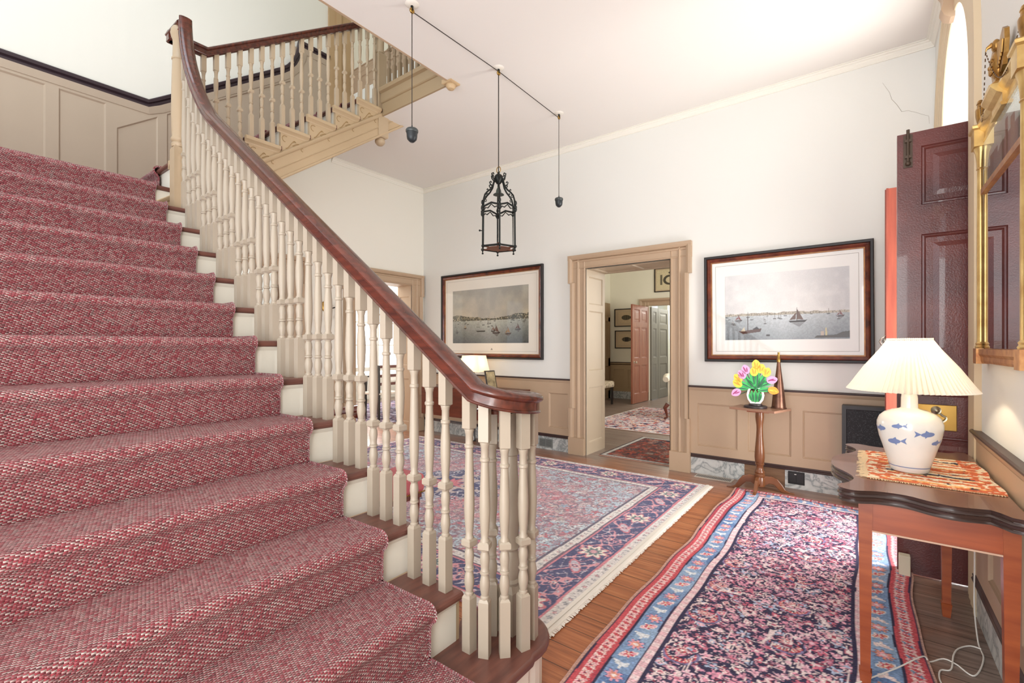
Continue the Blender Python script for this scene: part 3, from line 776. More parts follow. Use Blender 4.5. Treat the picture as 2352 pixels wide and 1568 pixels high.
# newel with ball drop at the top of the upper flight
mb = MB(); NX2, NY2 = -4.115, 3.105
mb.lathe([(.002, 3.425), (.03, 3.43), (.05, 3.452), (.054, 3.47), (.046, 3.495), (.03, 3.503)], NX2, NY2, 20)
mb.sqlathe([(.05, 3.50), (.062, 3.51), (.062, 3.73), (.048, 3.77), (.048, 4.38), (.038, 4.40)], NX2, NY2)
mb.lathe([(.043, 4.40), (.048, 4.42), (.04, 4.44), (.046, 4.6), (.04, 5.0)], NX2, NY2, 18)
SP('newel_post', mb, MATS['newel_tan'])
# gallery balustrade on the upper landing
gal = thing('gallery_balustrade', 'shadowed balustrade of the upper landing seen beneath the ceiling edge', 'balustrade', (-3.5, 3.12, Z2+.022))
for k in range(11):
    baluster(-3.98+.088*k, 3.12, Z2+.022, Z2+.95, over=.01, parent=gal, m=mat('baluster_gallery', '#8f7a60', .5))  # darker baluster paint with the upper landing's shade in its colour
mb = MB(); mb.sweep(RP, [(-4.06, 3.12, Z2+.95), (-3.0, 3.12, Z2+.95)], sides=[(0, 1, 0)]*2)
o = build('handrail', mb, RAILM); o.parent = gal; o.matrix_parent_inverse = Matrix.Translation(-Vector(gal.location))

# ------------------------------------------------------------- stair carpet
def runner(name, prof, lat, T, th=.012):
    """prof: (a,z) polyline of the upper surface, lat: (l0,l1)"""
    P = np.array(prof); nrm = []
    for k in range(len(P)):
        t = P[min(k+1, len(P)-1)]-P[max(k-1, 0)]; t = t/np.hypot(*t); nrm.append((-t[1], t[0]))
    s = np.concatenate([[0], np.cumsum(np.hypot(*(P[1:]-P[:-1]).T))])
    mb = MB(); uv = []
    up = [P[k] for k in range(len(P))]; lo = [P[k]-np.array(nrm[k])*th for k in range(len(P))]
    nl = 8
    rows = []
    for k in range(len(P)):
        row = mb.add([T(up[k][0], lat[0]+(lat[1]-lat[0])*j/nl, up[k][1]) for j in range(nl+1)]); rows.append(row)
        uv += [(lat[0]+(lat[1]-lat[0])*j/nl, s[k]) for j in range(nl+1)]
    for a, b_ in zip(rows, rows[1:]):
        for j in range(nl): mb.face([a[j], a[j+1], b_[j+1], b_[j]], 0, True)
    for e in (0, 1):
        l = lat[e]; A = mb.add([T(up[k][0], l, up[k][1]) for k in range(len(P))]); B_ = mb.add([T(lo[k][0], l, lo[k][1]) for k in range(len(P))])
        uv += [(l, s[k]) for k in range(len(P))]+[(l+.01, s[k]) for k in range(len(P))]
        for k in range(len(P)-1): mb.face([A[k], A[k+1], B_[k+1], B_[k]])
    return mb, uv
def step_profile(noses, R_, start, end, z_first, rr=.027):
    """noses: list of (a,z) with a decreasing inward = direction -1 ; returns polyline going up"""
    pts = [start]
    for a, z in noses:
        xb = a-.018
        pts += [(xb-.006, z-R_+.0135), (xb-.001, z-R_+.018), (xb, z-R_+.03), (xb, z-.09), (xb, z-.06)]
        c = (a-.014, z-.012)
        for t in np.linspace(-PI*.38, PI/2, 9): pts.append((c[0]+(rr)*math.cos(t), c[1]+rr*math.sin(t)))
        pts += [(a-.03, z+.0155), (a-.06, z+.0135), (a-.20, z+.013), (a-GO-.012, z+.013)]
    pts.append(end)
    return pts
noses = [(nose1(k), k*R) for k in range(1, 13)]+[(SX, LZ)]
pr = step_profile(noses, R, (nose1(1)-.018, .01), (XW+.2, LZ+.013), 0)
mb, uv = runner('stair_carpet', pr, (-.66, 1.125), lambda a, l, z: (a, l, z))
sc = build('stair_runner', mb, CARPET, fix=False, uvs=uv)
tag(sc, 'woven red and grey flecked carpet running up the lower stairs and landing', 'carpet')
sc.modifiers.new('sub', 'SUBSURF').levels = 0
noses = [(-nose2(k), k*R) for k in range(14, 21)]
pr = step_profile(noses, R, (-nose2(14)-.018, LZ+.02), (-nose2(21)+.0, 20*R+.013), 0)
mb, uv = runner('r2', pr, (XW+.16, -4.32), lambda a, l, z: (l, -a, z))
tag(build('stair_runner', mb, CARPET, fix=False, uvs=uv), 'red carpet climbing the upper flight behind the landing post', 'carpet')

# ------------------------------------------------------------- painted surfaces (rugs, prints)
def jitter(img, s=.05):
    return np.clip(img*(1+rng.normal(0, s, img.shape[:2])[..., None]), 0, 1)
def smooth_noise(H, W, cell, seed=0):
    g = np.random.default_rng(seed).random((H//cell+3, W//cell+3))
    y = np.arange(H)/cell; x = np.arange(W)/cell
    y0 = y.astype(int); x0 = x.astype(int); fy = (y-y0)[:, None]; fx = (x-x0)[None]
    fy = fy*fy*(3-2*fy); fx = fx*fx*(3-2*fx)
    a = g[np.ix_(y0, x0)]; b = g[np.ix_(y0, x0+1)]; c = g[np.ix_(y0+1, x0)]; d = g[np.ix_(y0+1, x0+1)]
    return (a*(1-fx)+b*fx)*(1-fy)+(c*(1-fx)+d*fx)*fy
def stamp(img, res, cx, cy, Rm, kind, cols, rot=0.0, sy=1.0):
    H, W, _ = img.shape
    x0, x1 = int(max(0, (cx-Rm)/res)), int(min(W, (cx+Rm)/res+1)); y0, y1 = int(max(0, (cy-Rm)/res)), int(min(H, (cy+Rm)/res+1))
    if x1 <= x0 or y1 <= y0: return
    X, Y = np.meshgrid(np.arange(x0, x1)*res-cx, np.arange(y0, y1)*res-cy)
    c, s = math.cos(rot), math.sin(rot); X, Y = X*c+Y*s, (-X*s+Y*c)/sy
    r = np.hypot(X, Y)/Rm; th = np.arctan2(Y, X); v = img[y0:y1, x0:x1]
    C = [HX(k) for k in cols]
    if kind == 'ros':
        e = .78+.2*np.cos(8*th)
        v[r < e] = C[0]; v[r < e*.86] = C[1]; v[r < e*.55] = C[2]; v[r < .22] = C[3]
    elif kind == 'flower':
        e = .72+.25*np.cos(5*th)
        v[r < e] = C[0]; v[r < e-.16] = C[1]; v[r < .25] = C[2]
    elif kind == 'diamond':
        d = np.abs(X)/Rm+np.abs(Y)/Rm*1.5
        v[d < .98] = C[0]; v[d < .8] = C[1]; v[d < .5] = C[2]; v[d < .25] = C[3]
    elif kind == 'dring':
        d = np.abs(X)/Rm+np.abs(Y)/Rm*1.4
        v[(d < .98) & (d > .86)] = C[0]
    elif kind == 'cres':
        q = (r < .98) & (np.hypot(X, Y-Rm*.32)/Rm > .80) & (Y < Rm*.4); v[q] = C[0]
        q = (r < .84) & (np.hypot(X, Y-Rm*.26)/Rm > .72) & (Y < Rm*.3); v[q] = C[1]
        q2 = q & (np.sin(th*22) > .3) & (r < .76); v[q2] = C[2]
    elif kind == 'leaf':
        d = (X/Rm)**2+(Y/(Rm*.38))**2
        v[d < 1] = C[0]; v[d < .6] = C[1]
    elif kind == 'cross':
        q = ((np.abs(X) < Rm*.22) | (np.abs(Y) < Rm*.22)) & (r < 1); v[q] = C[0]; v[r < .35] = C[1]
    elif kind == 'bird':
        q = ((X/Rm/.7)**2+(Y/Rm/.3)**2 < 1) | ((np.hypot(X-Rm*.5, Y-Rm*.35) < Rm*.2)) | ((np.abs(X+Rm*.6) < Rm*.3) & (np.abs(Y-Rm*.25) < Rm*.15)) | ((np.abs(X) < Rm*.1) & (Y < 0) & (Y > -Rm*.7)); v[q] = C[0]
def vines(img, mask, res, col, k1, k2, w=.16, seed=1):
    H, W, _ = img.shape; X, Y = np.meshgrid(np.arange(W)*res, np.arange(H)*res)
    n = smooth_noise(H, W, max(2, int(.09/res)), seed)*3
    f = np.sin(X*k1+n*1.6)+np.sin(Y*k2+n*2.1)
    img[mask & (np.abs(f) < w)] = HX(col)
def runner_rug():
    W, H, res = 1.15, 3.32, .0055; nx, ny = int(W/res), int(H/res)
    img = np.zeros((ny, nx, 3)); X, Y = np.meshgrid(np.arange(nx)*res, np.arange(ny)*res)
    dx = np.minimum(X, W-X); dy = np.minimum(Y, H-Y)*1.25
    d = np.minimum(dx, dy)
    wob = (smooth_noise(ny, nx, 40, 3)-.5)*.006; d = d+wob
    img[:] = HX('#22233f')
    abr = smooth_noise(ny, nx, 60, 5)
    fld = d > .262
    vines(img, fld, res, '#c98a9c', 46, 60, .17, 8); vines(img, fld, res, '#e3cfcd', 75, 38, .07, 9); vines(img, fld, res, '#8a3648', 30, 80, .07, 19)
    pinks = ['#e493ad', '#ecbccb', '#cf6076', '#f1dedb', '#c2667c', '#a9bedb', '#ecaabd', '#cc8ba2']
    r_ = np.random.default_rng(11)
    for i in range(int(W/.060)+1):
        for j in range(int(H/.052)+1):
            cx = i*.060+(j % 2)*.030+r_.normal(0, .005); cy = j*.052+r_.normal(0, .006)
            if min(cx, W-cx) < .27 or min(cy, H-cy)*1.25 < .27: continue
            c = [pinks[r_.integers(8)] for _ in range(2)]
            stamp(img, res, cx, cy, .032+r_.random()*.014, 'flower' if r_.random() < .7 else 'diamond', ['#2a2440', c[0], c[1], '#f3e6e0'], r_.random()*6)
    for j in range(int(H/.34)+2):
        for i in range(4):
            cx = .33+i*.165; cy = j*.34+(i % 2)*.17
            if min(cy, H-cy)*1.25 < .31: continue
            if i % 2: 
                stamp(img, res, cx, cy, .085, 'dring', ['#e3cfcd']); stamp(img, res, cx, cy, .05, 'ros', ['#2a2440', '#e7a2b2', '#f1e2dc', '#a83a4e'])
            else:
                stamp(img, res, cx, cy, .075, 'cres', ['#75719e', '#c0434c', '#f0ddcf'], r_.choice([0, .5, -.5]))
                stamp(img, res, cx, cy+.02, .035, 'ros', ['#a84a5f', '#e9c3c0', '#c0434c', '#f2e7de'])
    nn = smooth_noise(ny, nx, 9, 91); q = fld & (np.abs((nn*4) % 1-.5) < .07); img[q] = HX('#20203a'); nn = smooth_noise(ny, nx, 11, 92); q = fld & (np.abs((nn*3) % 1-.5) < .05); img[q] = HX('#ecd9d8')
    img[(d > .245) & (d <= .262)] = HX('#20203a')
    st = (d > .213) & (d <= .245); img[st] = HX('#ecd3d4'); img[st & (np.sin(Y*520) > .75) & (dx < dy)] = HX('#d99aa8')
    img[(d > .205) & (d <= .213)] = HX('#20203a')
    bl = (d > .110) & (d <= .205); img[bl] = HX('#6f93bd')
    img[bl & (abr > .62)] = HX('#86a9cb'); img[bl & (abr < .3)] = HX('#4f74a6')
    img[(d > .100) & (d <= .110)] = HX('#1c1c34')
    rd = (d > .022) & (d <= .100); img[rd] = HX('#c4434a'); img[rd & (abr < .35)] = HX('#a83440')
    img[(d > .015) & (d <= .022)] = HX('#2a2038'); img[d <= .015] = HX('#b98f7c')
    cc = ['#f2dfda', '#e59db0', '#c8424e', '#dfe9ee', '#d98a6a', '#a4405a']
    def edge_motifs(off, step, Rr, fn):
        for s_ in np.arange(off, H-off, step): fn(off, s_, 0); fn(W-off, s_, PI)
        for s_ in np.arange(off, W-off, step): fn(s_, off*.8, PI/2); fn(s_, H-off*.8, PI/2)
    kk = [0]
    def fb(x, y, r0):
        kk[0] += 1; k = kk[0]
        if k % 3 == 0: stamp(img, res, x, y, .042, 'bird', [cc[k % 6]], r0)
        elif k % 3 == 1: stamp(img, res, x, y, .043, 'ros', ['#3b4f86', cc[k % 6], cc[(k+3) % 6], '#f2e6e2'])
        else: stamp(img, res, x, y, .044, 'leaf', [cc[(k+1) % 6], cc[(k+2) % 6]], r0+.7); stamp(img, res, x, y, .028, 'flower', ['#f3e4e0', '#c8424e', '#f0d2b4'])
    edge_motifs(.157, .078, .04, fb)
    def fr(x, y, r0):
        kk[0] += 1; k = kk[0]
        stamp(img, res, x, y, .030, 'leaf', ['#f0d9d2', '#e79aa5'], .8); stamp(img, res, x, y, .030, 'leaf', ['#f0d9d2', '#5f86a8' if k % 4 == 0 else '#e8c3bd'], -.8); stamp(img, res, x, y, .010, 'ros', ['#2a2038', '#c4434a', '#f0d9d2', '#2a2038'])
    edge_motifs(.061, .055, .03, fr)
    img = img*.82+.18*HX('#e3d3e0'); return jitter(img, .07), W, H
def big_rug():
    W, H, res = 3.92, 2.80, .0066; nx, ny = int(W/res), int(H/res)
    X, Y = np.meshgrid(np.arange(nx)*res, np.arange(ny)*res)
    img = np.zeros((ny, nx, 3)); dx = np.minimum(X, W-X); dy = np.minimum(Y, H-Y); d = np.minimum(dx, dy)+(smooth_noise(ny, nx, 30, 2)-.5)*.01
    n1 = smooth_noise(ny, nx, 26, 21); n2 = smooth_noise(ny, nx, 8, 22)
    img[:] = HX('#a9c3d3'); img[(n1+.4*n2) > .78] = HX('#c3b0b4'); img[n2 > .72] = HX('#bcd2da')
    cx0, cy0 = W*.5, H*.5
    u = np.abs(X-cx0)/1.25+np.abs(Y-cy0)/.95
    u = u+.05*np.sin(np.arctan2(Y-cy0, X-cx0)*16)+(n2-.5)*.08
    img[u < 1.25] = HX('#c9969c'); img[(u < 1.25) & (n2 > .6)] = HX('#b9a9a6'); img[(u < 1.25) & (n1 < .3)] = HX('#d08890')
    fld = d > .42
    vines(img, fld, res, '#8a6f78', 30, 33, .10, 31); vines(img, fld, res, '#c4606c', 22, 27, .13, 32); vines(img, fld, res, '#d9e6ea', 41, 25, .09, 33)
    r_ = np.random.default_rng(5)
    for k in range(1500):
        x, y = r_.random()*W, r_.random()*H
        c = ['#c9606c', '#e2c3c2', '#8fb2cc', '#a77f88', '#d9dde0', '#c4828c'][r_.integers(6)]; c2 = ['#e8d9d6', '#b5505f', '#7ea4c4'][r_.integers(3)]
        stamp(img, res, x, y, .025+.03*r_.random(), ['flower', 'leaf', 'diamond', 'cross'][r_.integers(4)], ['#7d6a78', c, c2, c], r_.random()*6)
    for sd, kk_, cl in ((71, 7, '#6f5f74'), (72, 9, '#8c4f5e'), (73, 8, '#7d7484')):
        nn = smooth_noise(ny, nx, 18, sd); q = fld & (np.abs((nn*kk_) % 1-.5) < .055); img[q] = HX(cl)
    m = np.abs(X-cx0)/.62+np.abs(Y-cy0)/.62+.07*np.sin(np.arctan2(Y-cy0, X-cx0)*12)
    img[m < 1.0] = HX('#2b2f55'); img[(m < 1.0) & (n2 > .6)] = HX('#8e93a8')
    nn = smooth_noise(ny, nx, 12, 77); img[(m < 1.0) & (np.abs((nn*6) % 1-.5) < .1)] = HX('#d5d0d6'); img[m < .62] = HX('#b9a7a4'); img[(m < .62) & (n2 > .55)] = HX('#2f345c'); img[m < .25] = HX('#c25c68')
    for k in range(8):
        a = k*PI/4; stamp(img, res, cx0+.48*math.cos(a), cy0+.42*math.sin(a), .07, 'ros', ['#d9d2d0', '#c76a78', '#2b2f55', '#e6dede'])
    def band(a, b_, c): img[(d > a) & (d <= b_)] = HX(c)
    band(.40, .42, '#4a4458'); band(.345, .40, '#e2ddd8'); band(.33, .345, '#5b4b5c'); band(.318, .33, '#d2707e')
    band(.085, .318, '#2f345f'); band(.07, .085, '#cf6f7c'); band(.012, .07, '#dedad6'); band(-1, .012, '#8c5f66')
    bd = (d > .095) & (d <= .31); vines(img, bd, res, '#d98c98', 34, 34, .2, 41); vines(img, bd, res, '#c3b9c8', 52, 47, .08, 42)
    def motif(x, y, k, r0):
        if k % 3 == 0:
            stamp(img, res, x, y, .105, 'ros', ['#cf5f6c', '#ece3d4', '#4f6668', '#cf8f9c']); 
        elif k % 3 == 1: stamp(img, res, x, y, .075, 'flower', ['#e19aa8', '#2f345f', '#e9d6d4'], r0); stamp(img, res, x, y, .03, 'ros', ['#e9d6d4', '#cf5f6c', '#e9d6d4', '#2f345f'])
        else: stamp(img, res, x, y, .09, 'leaf', ['#c9606e', '#b9b3c4'], r0+.6); stamp(img, res, x, y, .045, 'diamond', ['#e9d6d4', '#d98390', '#2f345f', '#e9d6d4'])
    for k, s_ in enumerate(np.arange(.2, W-.1, .235)): motif(s_, .2, k, 0); motif(s_, H-.2, k, 0)
    for k, s_ in enumerate(np.arange(.2, H-.1, .235)): motif(.2, s_, k, 1.57); motif(W-.2, s_, k, 1.57)
    for off in (.04, .372):
        for s_ in np.arange(off, W-off, .05):
            for y in (off, H-off): stamp(img, res, s_, y, .017, 'flower', ['#6a6a72', ['#c46a74', '#e6e0dc', '#8a8f96'][int(s_*20) % 3], '#dedad6'], s_*7)
        for s_ in np.arange(off, H-off, .05):
            for x in (off, W-off): stamp(img, res, x, s_, .017, 'flower', ['#6a6a72', ['#c46a74', '#e6e0dc', '#8a8f96'][int(s_*20) % 3], '#dedad6'], s_*7)
    img = img*.68+.32*HX('#dad6da'); return jitter(img, .06), W, H  # pale mix puts the light washing over the rug into its colour
RUGM = paint_mat('rug_wool', .95, bump=.6, bscale=300, spec=.1)
def lay_rug(name, img, x0, y0, W, H, label, z=.011, rot=0, wave=None, edge='#b98f7c', parent_fringe=None):
    t = thing(name, label, 'rug', (x0, y0, 0), rot)
    def P(u, v):
        x = u*W; y = v*H
        dxy = wave(x, y) if wave else (0, 0, 0)
        return np.stack([x+dxy[0], y+dxy[1], np.full_like(x, z)+dxy[2]], 1)
    painted('pile', img, P, t, RUGM)
    mb = MB(); n = 60
    us = [(k/n, 0) for k in range(n)]+[(1, k/n) for k in range(n)]+[(1-k/n, 1) for k in range(n)]+[(0, 1-k/n) for k in range(n)]
    ua = np.array(us); Q = P(ua[:, 0].astype(float), ua[:, 1].astype(float))
    a = mb.add([tuple(q) for q in Q]); b_ = mb.add([(q[0], q[1], .001) for q in Q])
    for k in range(len(a)): mb.face([a[k], a[(k+1) % len(a)], b_[(k+1) % len(a)], b_[k]])
    build('edge_binding', mb, mat('rug_edge_'+edge[1:], edge, .95), t, fix=False)
    return t
im, W_, H_ = runner_rug()
def wv(x, y):
    a = .012*np.sin(y*4.2+.6)+.006*np.sin(y*11)
    return (a*(.5-x/1.15)*1.6+.004*np.sin(y*7), 0*x, .003*np.sin(x*9+y*5)+.003)
lay_rug('runner_rug', im, -.945, 1.30, W_, H_, 'long runner rug with a navy floral field and red and blue borders', wave=wv, z=.012)
im, W_, H_ = big_rug()
t = lay_rug('large_rug', im, -5.09, 1.73, W_, H_, 'large faded oriental rug with pale blue field and white fringe', edge='#8c5f66')
mb = MB(); r_ = random.Random(3)
y = 1.735
while y < 1.73+H_:
    w = .0075; l = .052+r_.random()*.012; dy = r_.uniform(-.004, .004)
    i = mb.add([(W_-.005, y-1.73, .013), (W_-.005, y-1.73+w, .013), (W_+l, y-1.73+w+dy, .006), (W_+l, y-1.73+dy, .006)]); mb.face(i)
    i = mb.add([(W_-.005, y-1.73, .013), (W_-.005, y-1.73+w, .013), (W_+.02, y-1.73+w, .016), (W_+.02, y-1.73, .016)]); mb.face(i)
    y += .0062
mb.box(W_-.004, W_+.042, 0, H_, .002, .011)
build('fringe', mb, mat('fringe_cotton', '#f0ebe2', .95), t, fix=False)
# rugs in the parlour beyond
def small_rug(seed, W, H, res, base, cols, border):
    nx, ny = int(W/res), int(H/res); img = np.zeros((ny, nx, 3)); X, Y = np.meshgrid(np.arange(nx)*res, np.arange(ny)*res)
    d = np.minimum(np.minimum(X, W-X), np.minimum(Y, H-Y)); img[:] = HX(base)
    vines(img, d > 0, res, cols[0], 25, 22, .2, seed); vines(img, d > 0, res, cols[1], 18, 31, .16, seed+1)
    r_ = np.random.default_rng(seed)
    for k in range(int(W*H*110)):
        stamp(img, res, r_.random()*W, r_.random()*H, .03+.05*r_.random(), ['flower', 'diamond', 'leaf'][r_.integers(3)], [cols[r_.integers(len(cols))] for _ in range(4)], r_.random()*6)
    for a, b_, c in border: img[(d > a) & (d <= b_)] = HX(c)
    return jitter(img, .08)
im = small_rug(3, 2.4, 2.75, .014, '#c9c0c4', ['#2f3354', '#c46a60', '#e4ddd8', '#d9a48c'], [(0, .03, '#e4ddd8'), (.3, .32, '#2f3354')])
lay_rug('parlour_rug', im, -3.75, 6.75, 2.4, 2.75, 'cream and navy oriental rug on the parlour floor beyond the doorway')
im = small_rug(9, .86, 1.35, .011, '#5f4a48', ['#8c4a40', '#a5584a', '#3a3a46', '#8f8078'], [(0, .015, '#3c3a44'), (.015, .06, '#b9b5b0'), (.06, .075, '#3c3a44')])
lay_rug('threshold_rug', im, -2.52, 5.03, .86, 1.35, 'small dark red rug with grey border lying in the doorway')
im = small_rug(14, 2.6, 3.0, .02, '#4a4458', ['#8c6a74', '#a9a6b4', '#6a4a58', '#c3b9c8'], [(0, .05, '#3c3a44')])
lay_rug('dining_rug', im, -8.9, 4.7, 2.6, 3.0, 'purplish patterned rug under the dining table in the left room')

# ------------------------------------------------------------- framed harbour prints
def harbour(W, H, warm, seed):
    im = np.zeros((H, W, 3)); Y, X = np.mgrid[0:H, 0:W]; v = Y/H; u = X/W        # v=0 bottom
    c = smooth_noise(H, W, W//7, seed)*.6+smooth_noise(H, W, W//20, seed+1)*.3+smooth_noise(H, W, W//50, seed+2)*.1
    hz = .42 if warm else .37
    if warm: top, mid, glow = HX('#8e8d86'), HX('#b5b1a4'), HX('#cdbda0')
    else: top, mid, glow = HX('#b5b4b6'), HX('#d9d8d8'), HX('#e8e5e0')
    t = np.clip((v-hz)/(1-hz), 0, 1)[..., None]
    sky = glow*(1-t)+mid*t; k = np.clip((c-.38)*2.2*(1 if warm else 1), 0, 1)[..., None]
    dk = np.clip(((1.25-np.abs(u-.42)*2.3)), 0, 1)[..., None]
    sky = sky*(k*.6+.4)+top*(1-(k*.6+.4)); sky = sky*(1-dk*(.25 if warm else .6))+HX('#f4f2ee')*(dk*(.25 if warm else .6))
    if warm: sky = sky*.93
    wt = (v/hz)[..., None]; rip = smooth_noise(H, W, 3, seed+4)[..., None]; 
    wl = np.clip(1-np.abs(u-.5)*2.2, 0, 1)[..., None]
    water = (HX('#4c5050') if warm else HX('#747a7e'))*(1-wt)+(HX('#97988c') if warm else HX('#a9afb2'))*wt
    water = water*(.93+.14*rip)+wl*.16
    im = np.where((v > hz)[..., None], sky, water)
    hill = hz+(.05+.035*np.sin(u*7+1)+.03*smooth_noise(H, W, W//16, seed+6)) if warm else hz+.02+.02*smooth_noise(H, W, W//20, seed+6)
    hm = (v > hz-.005) & (v < hill); tx = smooth_noise(H, W, 2, seed+7)
    im[hm] = (HX('#5c5a4c') if warm else HX('#b0a796'))*(.7+.5*tx[hm][..., None])
    if warm:
        q = hm & (tx > .7); im[q] = HX('#b5a98c')
    r_ = np.random.default_rng(seed)
    def poly(pts, col, al=1.0):
        P = np.array(pts)*[W, H]; m = np.zeros((H, W), bool); n = len(P)
        for i in range(n):
            x0, y0 = P[i]; x1, y1 = P[(i+1) % n]
            cond = ((y0 > Y) != (y1 > Y)); 
            with np.errstate(divide='ignore', invalid='ignore'): xi = (x1-x0)*(Y-y0)/(y1-y0+1e-9)+x0
            m ^= cond & (X < xi)
        im[m] = im[m]*(1-al)+HX(col)*al
    def boat(x, y, s, sail, hull, lean=0):
        a = W/H
        poly([(x-s, y), (x+s*1.1, y+.01), (x+s*.8, y-s*.22*a), (x-s*.8, y-s*.22*a)], hull)
        poly([(x-.1*s, y+.02), (x-.02*s+lean, y+s*1.5*a), (x+s*.7, y+.1*s*a)], sail); poly([(x-.2*s, y+.02), (x-.1*s+lean, y+s*1.1*a), (x-s*.9, y+.1*s*a)], sail)
        poly([(x-.05*s, y), (x-.01*s, y), (x+lean, y+s*1.7*a), (x+lean-.004, y+s*1.7*a)], '#4a4038')
        poly([(x-s*.7, y-s*.25*a), (x+s*.8, y-s*.25*a), (x+s*.2, y-s*.8*a)], hull, .35)
    for k in range(26 if warm else 14):
        x = r_.random(); y = hz-.01-.12*r_.random()**2; s = .008+.01*r_.random()
        poly([(x, y), (x+.002, y), (x+.002, y+s*5), (x, y+s*5)], '#5d564c', .8); poly([(x-s, y), (x+s, y), (x+s*.8, y-.01), (x-s*.8, y-.01)], '#3a352f', .9)
    if warm:
        boat(.60, .19, .05, '#5d4238', '#3a2c26'); boat(.56, .22, .03, '#6d4a3c', '#3a2c26'); boat(.87, .24, .035, '#5a3832', '#30282a'); boat(.75, .17, .04, '#94714c', '#4a382c')
        boat(.18, .28, .02, '#a58a5c', '#3a2c26'); boat(.06, .2, .02, '#55504a', '#333'+'333'); poly([(.33, .23), (.46, .23), (.45, .205), (.35, .205)], '#3e3a34')
    else:
        boat(.61, .27, .07, '#6d5348', '#3f3633', .0); boat(.93, .32, .03, '#7a3c38', '#4c3634'); boat(.12, .3, .034, '#7c3a36', '#4a4240'); boat(.07, .25, .02, '#97938c', '#4a4240'); boat(.72, .36, .012, '#d7d3c8', '#6d675e'); boat(.34, .3, .012, '#8c8880', '#57514a')
        poly([(.12, .13), (.32, .17), (.31, .12), (.16, .09)], '#5a4038'); poly([(.2, .14), (.205, .14), (.205, .36), (.2, .36)], '#4a3a34'); poly([(.24, .16), (.28, .2), (.3, .16)], '#3e3a3c'); poly([(.14, .13), (.17, .2), (.18, .13)], '#c9bfa8')
        poly([(.74, .02), (1, .02), (1, .11), (.95, .1), (.9, .06), (.76, .05)], '#4c443e'); poly([(.82, .05), (.835, .05), (.832, .16), (.822, .16)], '#c7b98a'); poly([(.79, .05), (.81, .05), (.81, .11), (.79, .11)], '#b9a898'); poly([(.36, .05), (.39, .05), (.39, .08), (.36, .08)], '#4a4644')
    return jitter(im, .012)
PRINT = paint_mat('print_paper', .55, coat=.85, spec=.2)
MATB = mat('mat_board', '#e6e0d4', .6, coat=.8); MATW = mat('mat_board_white', '#edebe6', .6, coat=.8)
FRB = mat('frame_black', '#1d1616', .45); FRR = mat('frame_reddish', '#7e3a22', .25, col2='#4a2016', nscale=12, coat=.4); LINE = mat('ruled_line', '#9a9488', .7)
def frame_bars(mb, x0, x1, z0, z1, w, y0, y1, prof=None, mi=0):
    """mitred frame in the xz plane; prof list of (inset from outer edge, depth toward viewer)"""
    pr = prof or [(0, 0), (0, y1-y0), (w, y1-y0), (w, 0)]
    for (A, B_, nx, nz) in (((x0, z0), (x1, z0), 0, 1), ((x1, z0), (x1, z1), -1, 0), ((x1, z1), (x0, z1), 0, -1), ((x0, z1), (x0, z0), 1, 0)):
        dx, dz = (B_[0]-A[0]), (B_[1]-A[1]); L_ = math.hypot(dx, dz); dx /= L_; dz /= L_
        rg = [[(A[0]+nx*i+dx*i, -(y0+p), A[1]+nz*i+dz*i) for i, p in pr], [(B_[0]+nx*i-dx*i, -(y0+p), B_[1]+nz*i-dz*i) for i, p in pr]]
        mb.rings(rg, mi=mi, smooth=False)
    return mb
def picture(name, label, cat, loc, rot, W, H, im, ix0, ix1, iz0, iz1, matm, line=.03, big=True, fr=None, grp=None):
    """origin: bottom-left of frame against the wall, facing -y before rotation"""
    t = thing(name, label, cat, loc, rot, grp)
    if big:
        mb = MB(); frame_bars(mb, 0, W, 0, H, .03, 0, .035, [(0, 0), (0, .036), (.006, .04), (.022, .038), (.026, .03), (.026, 0)]); 
        build('outer_frame', mb, FRB, t)
        mb = MB(); frame_bars(mb, .026, W-.026, .026, H-.026, .03, 0, .03, [(0, 0), (0, .028), (.012, .034), (.03, .024), (.034, .018), (.034, 0)])
        build('frame', mb, FRR, t)
        mb = MB(); frame_bars(mb, .06, W-.06, .06, H-.06, .01, 0, .02, [(0, 0), (0, .016), (.008, .016), (.010, .008), (.010, 0)]); build('gilt_slip', mb, GILTB, t)
        e = .066
    else:
        mb = MB(); frame_bars(mb, 0, W, 0, H, .02, 0, .02, [(0, 0), (0, .02), (.018, .022), (.022, .012), (.022, 0)]); build('frame', mb, fr or FRB, t); e = .02
    mb = MB(); mb.box(e, W-e, -.006, 0, e, H-e); build('mat_board', mb, matm, t)
    if line:
        mb = MB()
        if big: frame_bars(mb, e+.035, W-e-.035, e+.035, H-e-.035, .003, .006, .0065)
        else: frame_bars(mb, ix0-line, ix1+line, iz0-line, iz1+line, .004, .006, .0065)
        build('ruled_border', mb, LINE, t)
    painted('print', im, lambda u, v: np.stack([ix0+u*(ix1-ix0), np.full_like(u, -.0072), iz0+v*(iz1-iz0)], 1), t, PRINT)
    return t
p = picture('framed_print', 'smaller framed harbour view hanging left of the doorway above the little lamp', 'picture', (-5.055, YN-.002, 1.122), 0, 1.81, 1.215, harbour(300, 168, True, 4), .22, 1.58, .215, .975, MATB)
mb = MB(); mb.prism([(.94, .12), (.96, .15), (.98, .12)], .0072, .0078, T=lambda a, b_, h: (a, -h, b_)); build('emblem', mb, LINE, p)
p = picture('framed_print', 'larger framed harbour view with sailing boats right of the doorway', 'picture', (-1.29, YN-.002, 1.142), 0, 1.352, 1.045, harbour(300, 186, False, 17), .19, 1.185, .212, .838, MATW)
p.rotation_euler = (0, math.radians(-.35), 0)

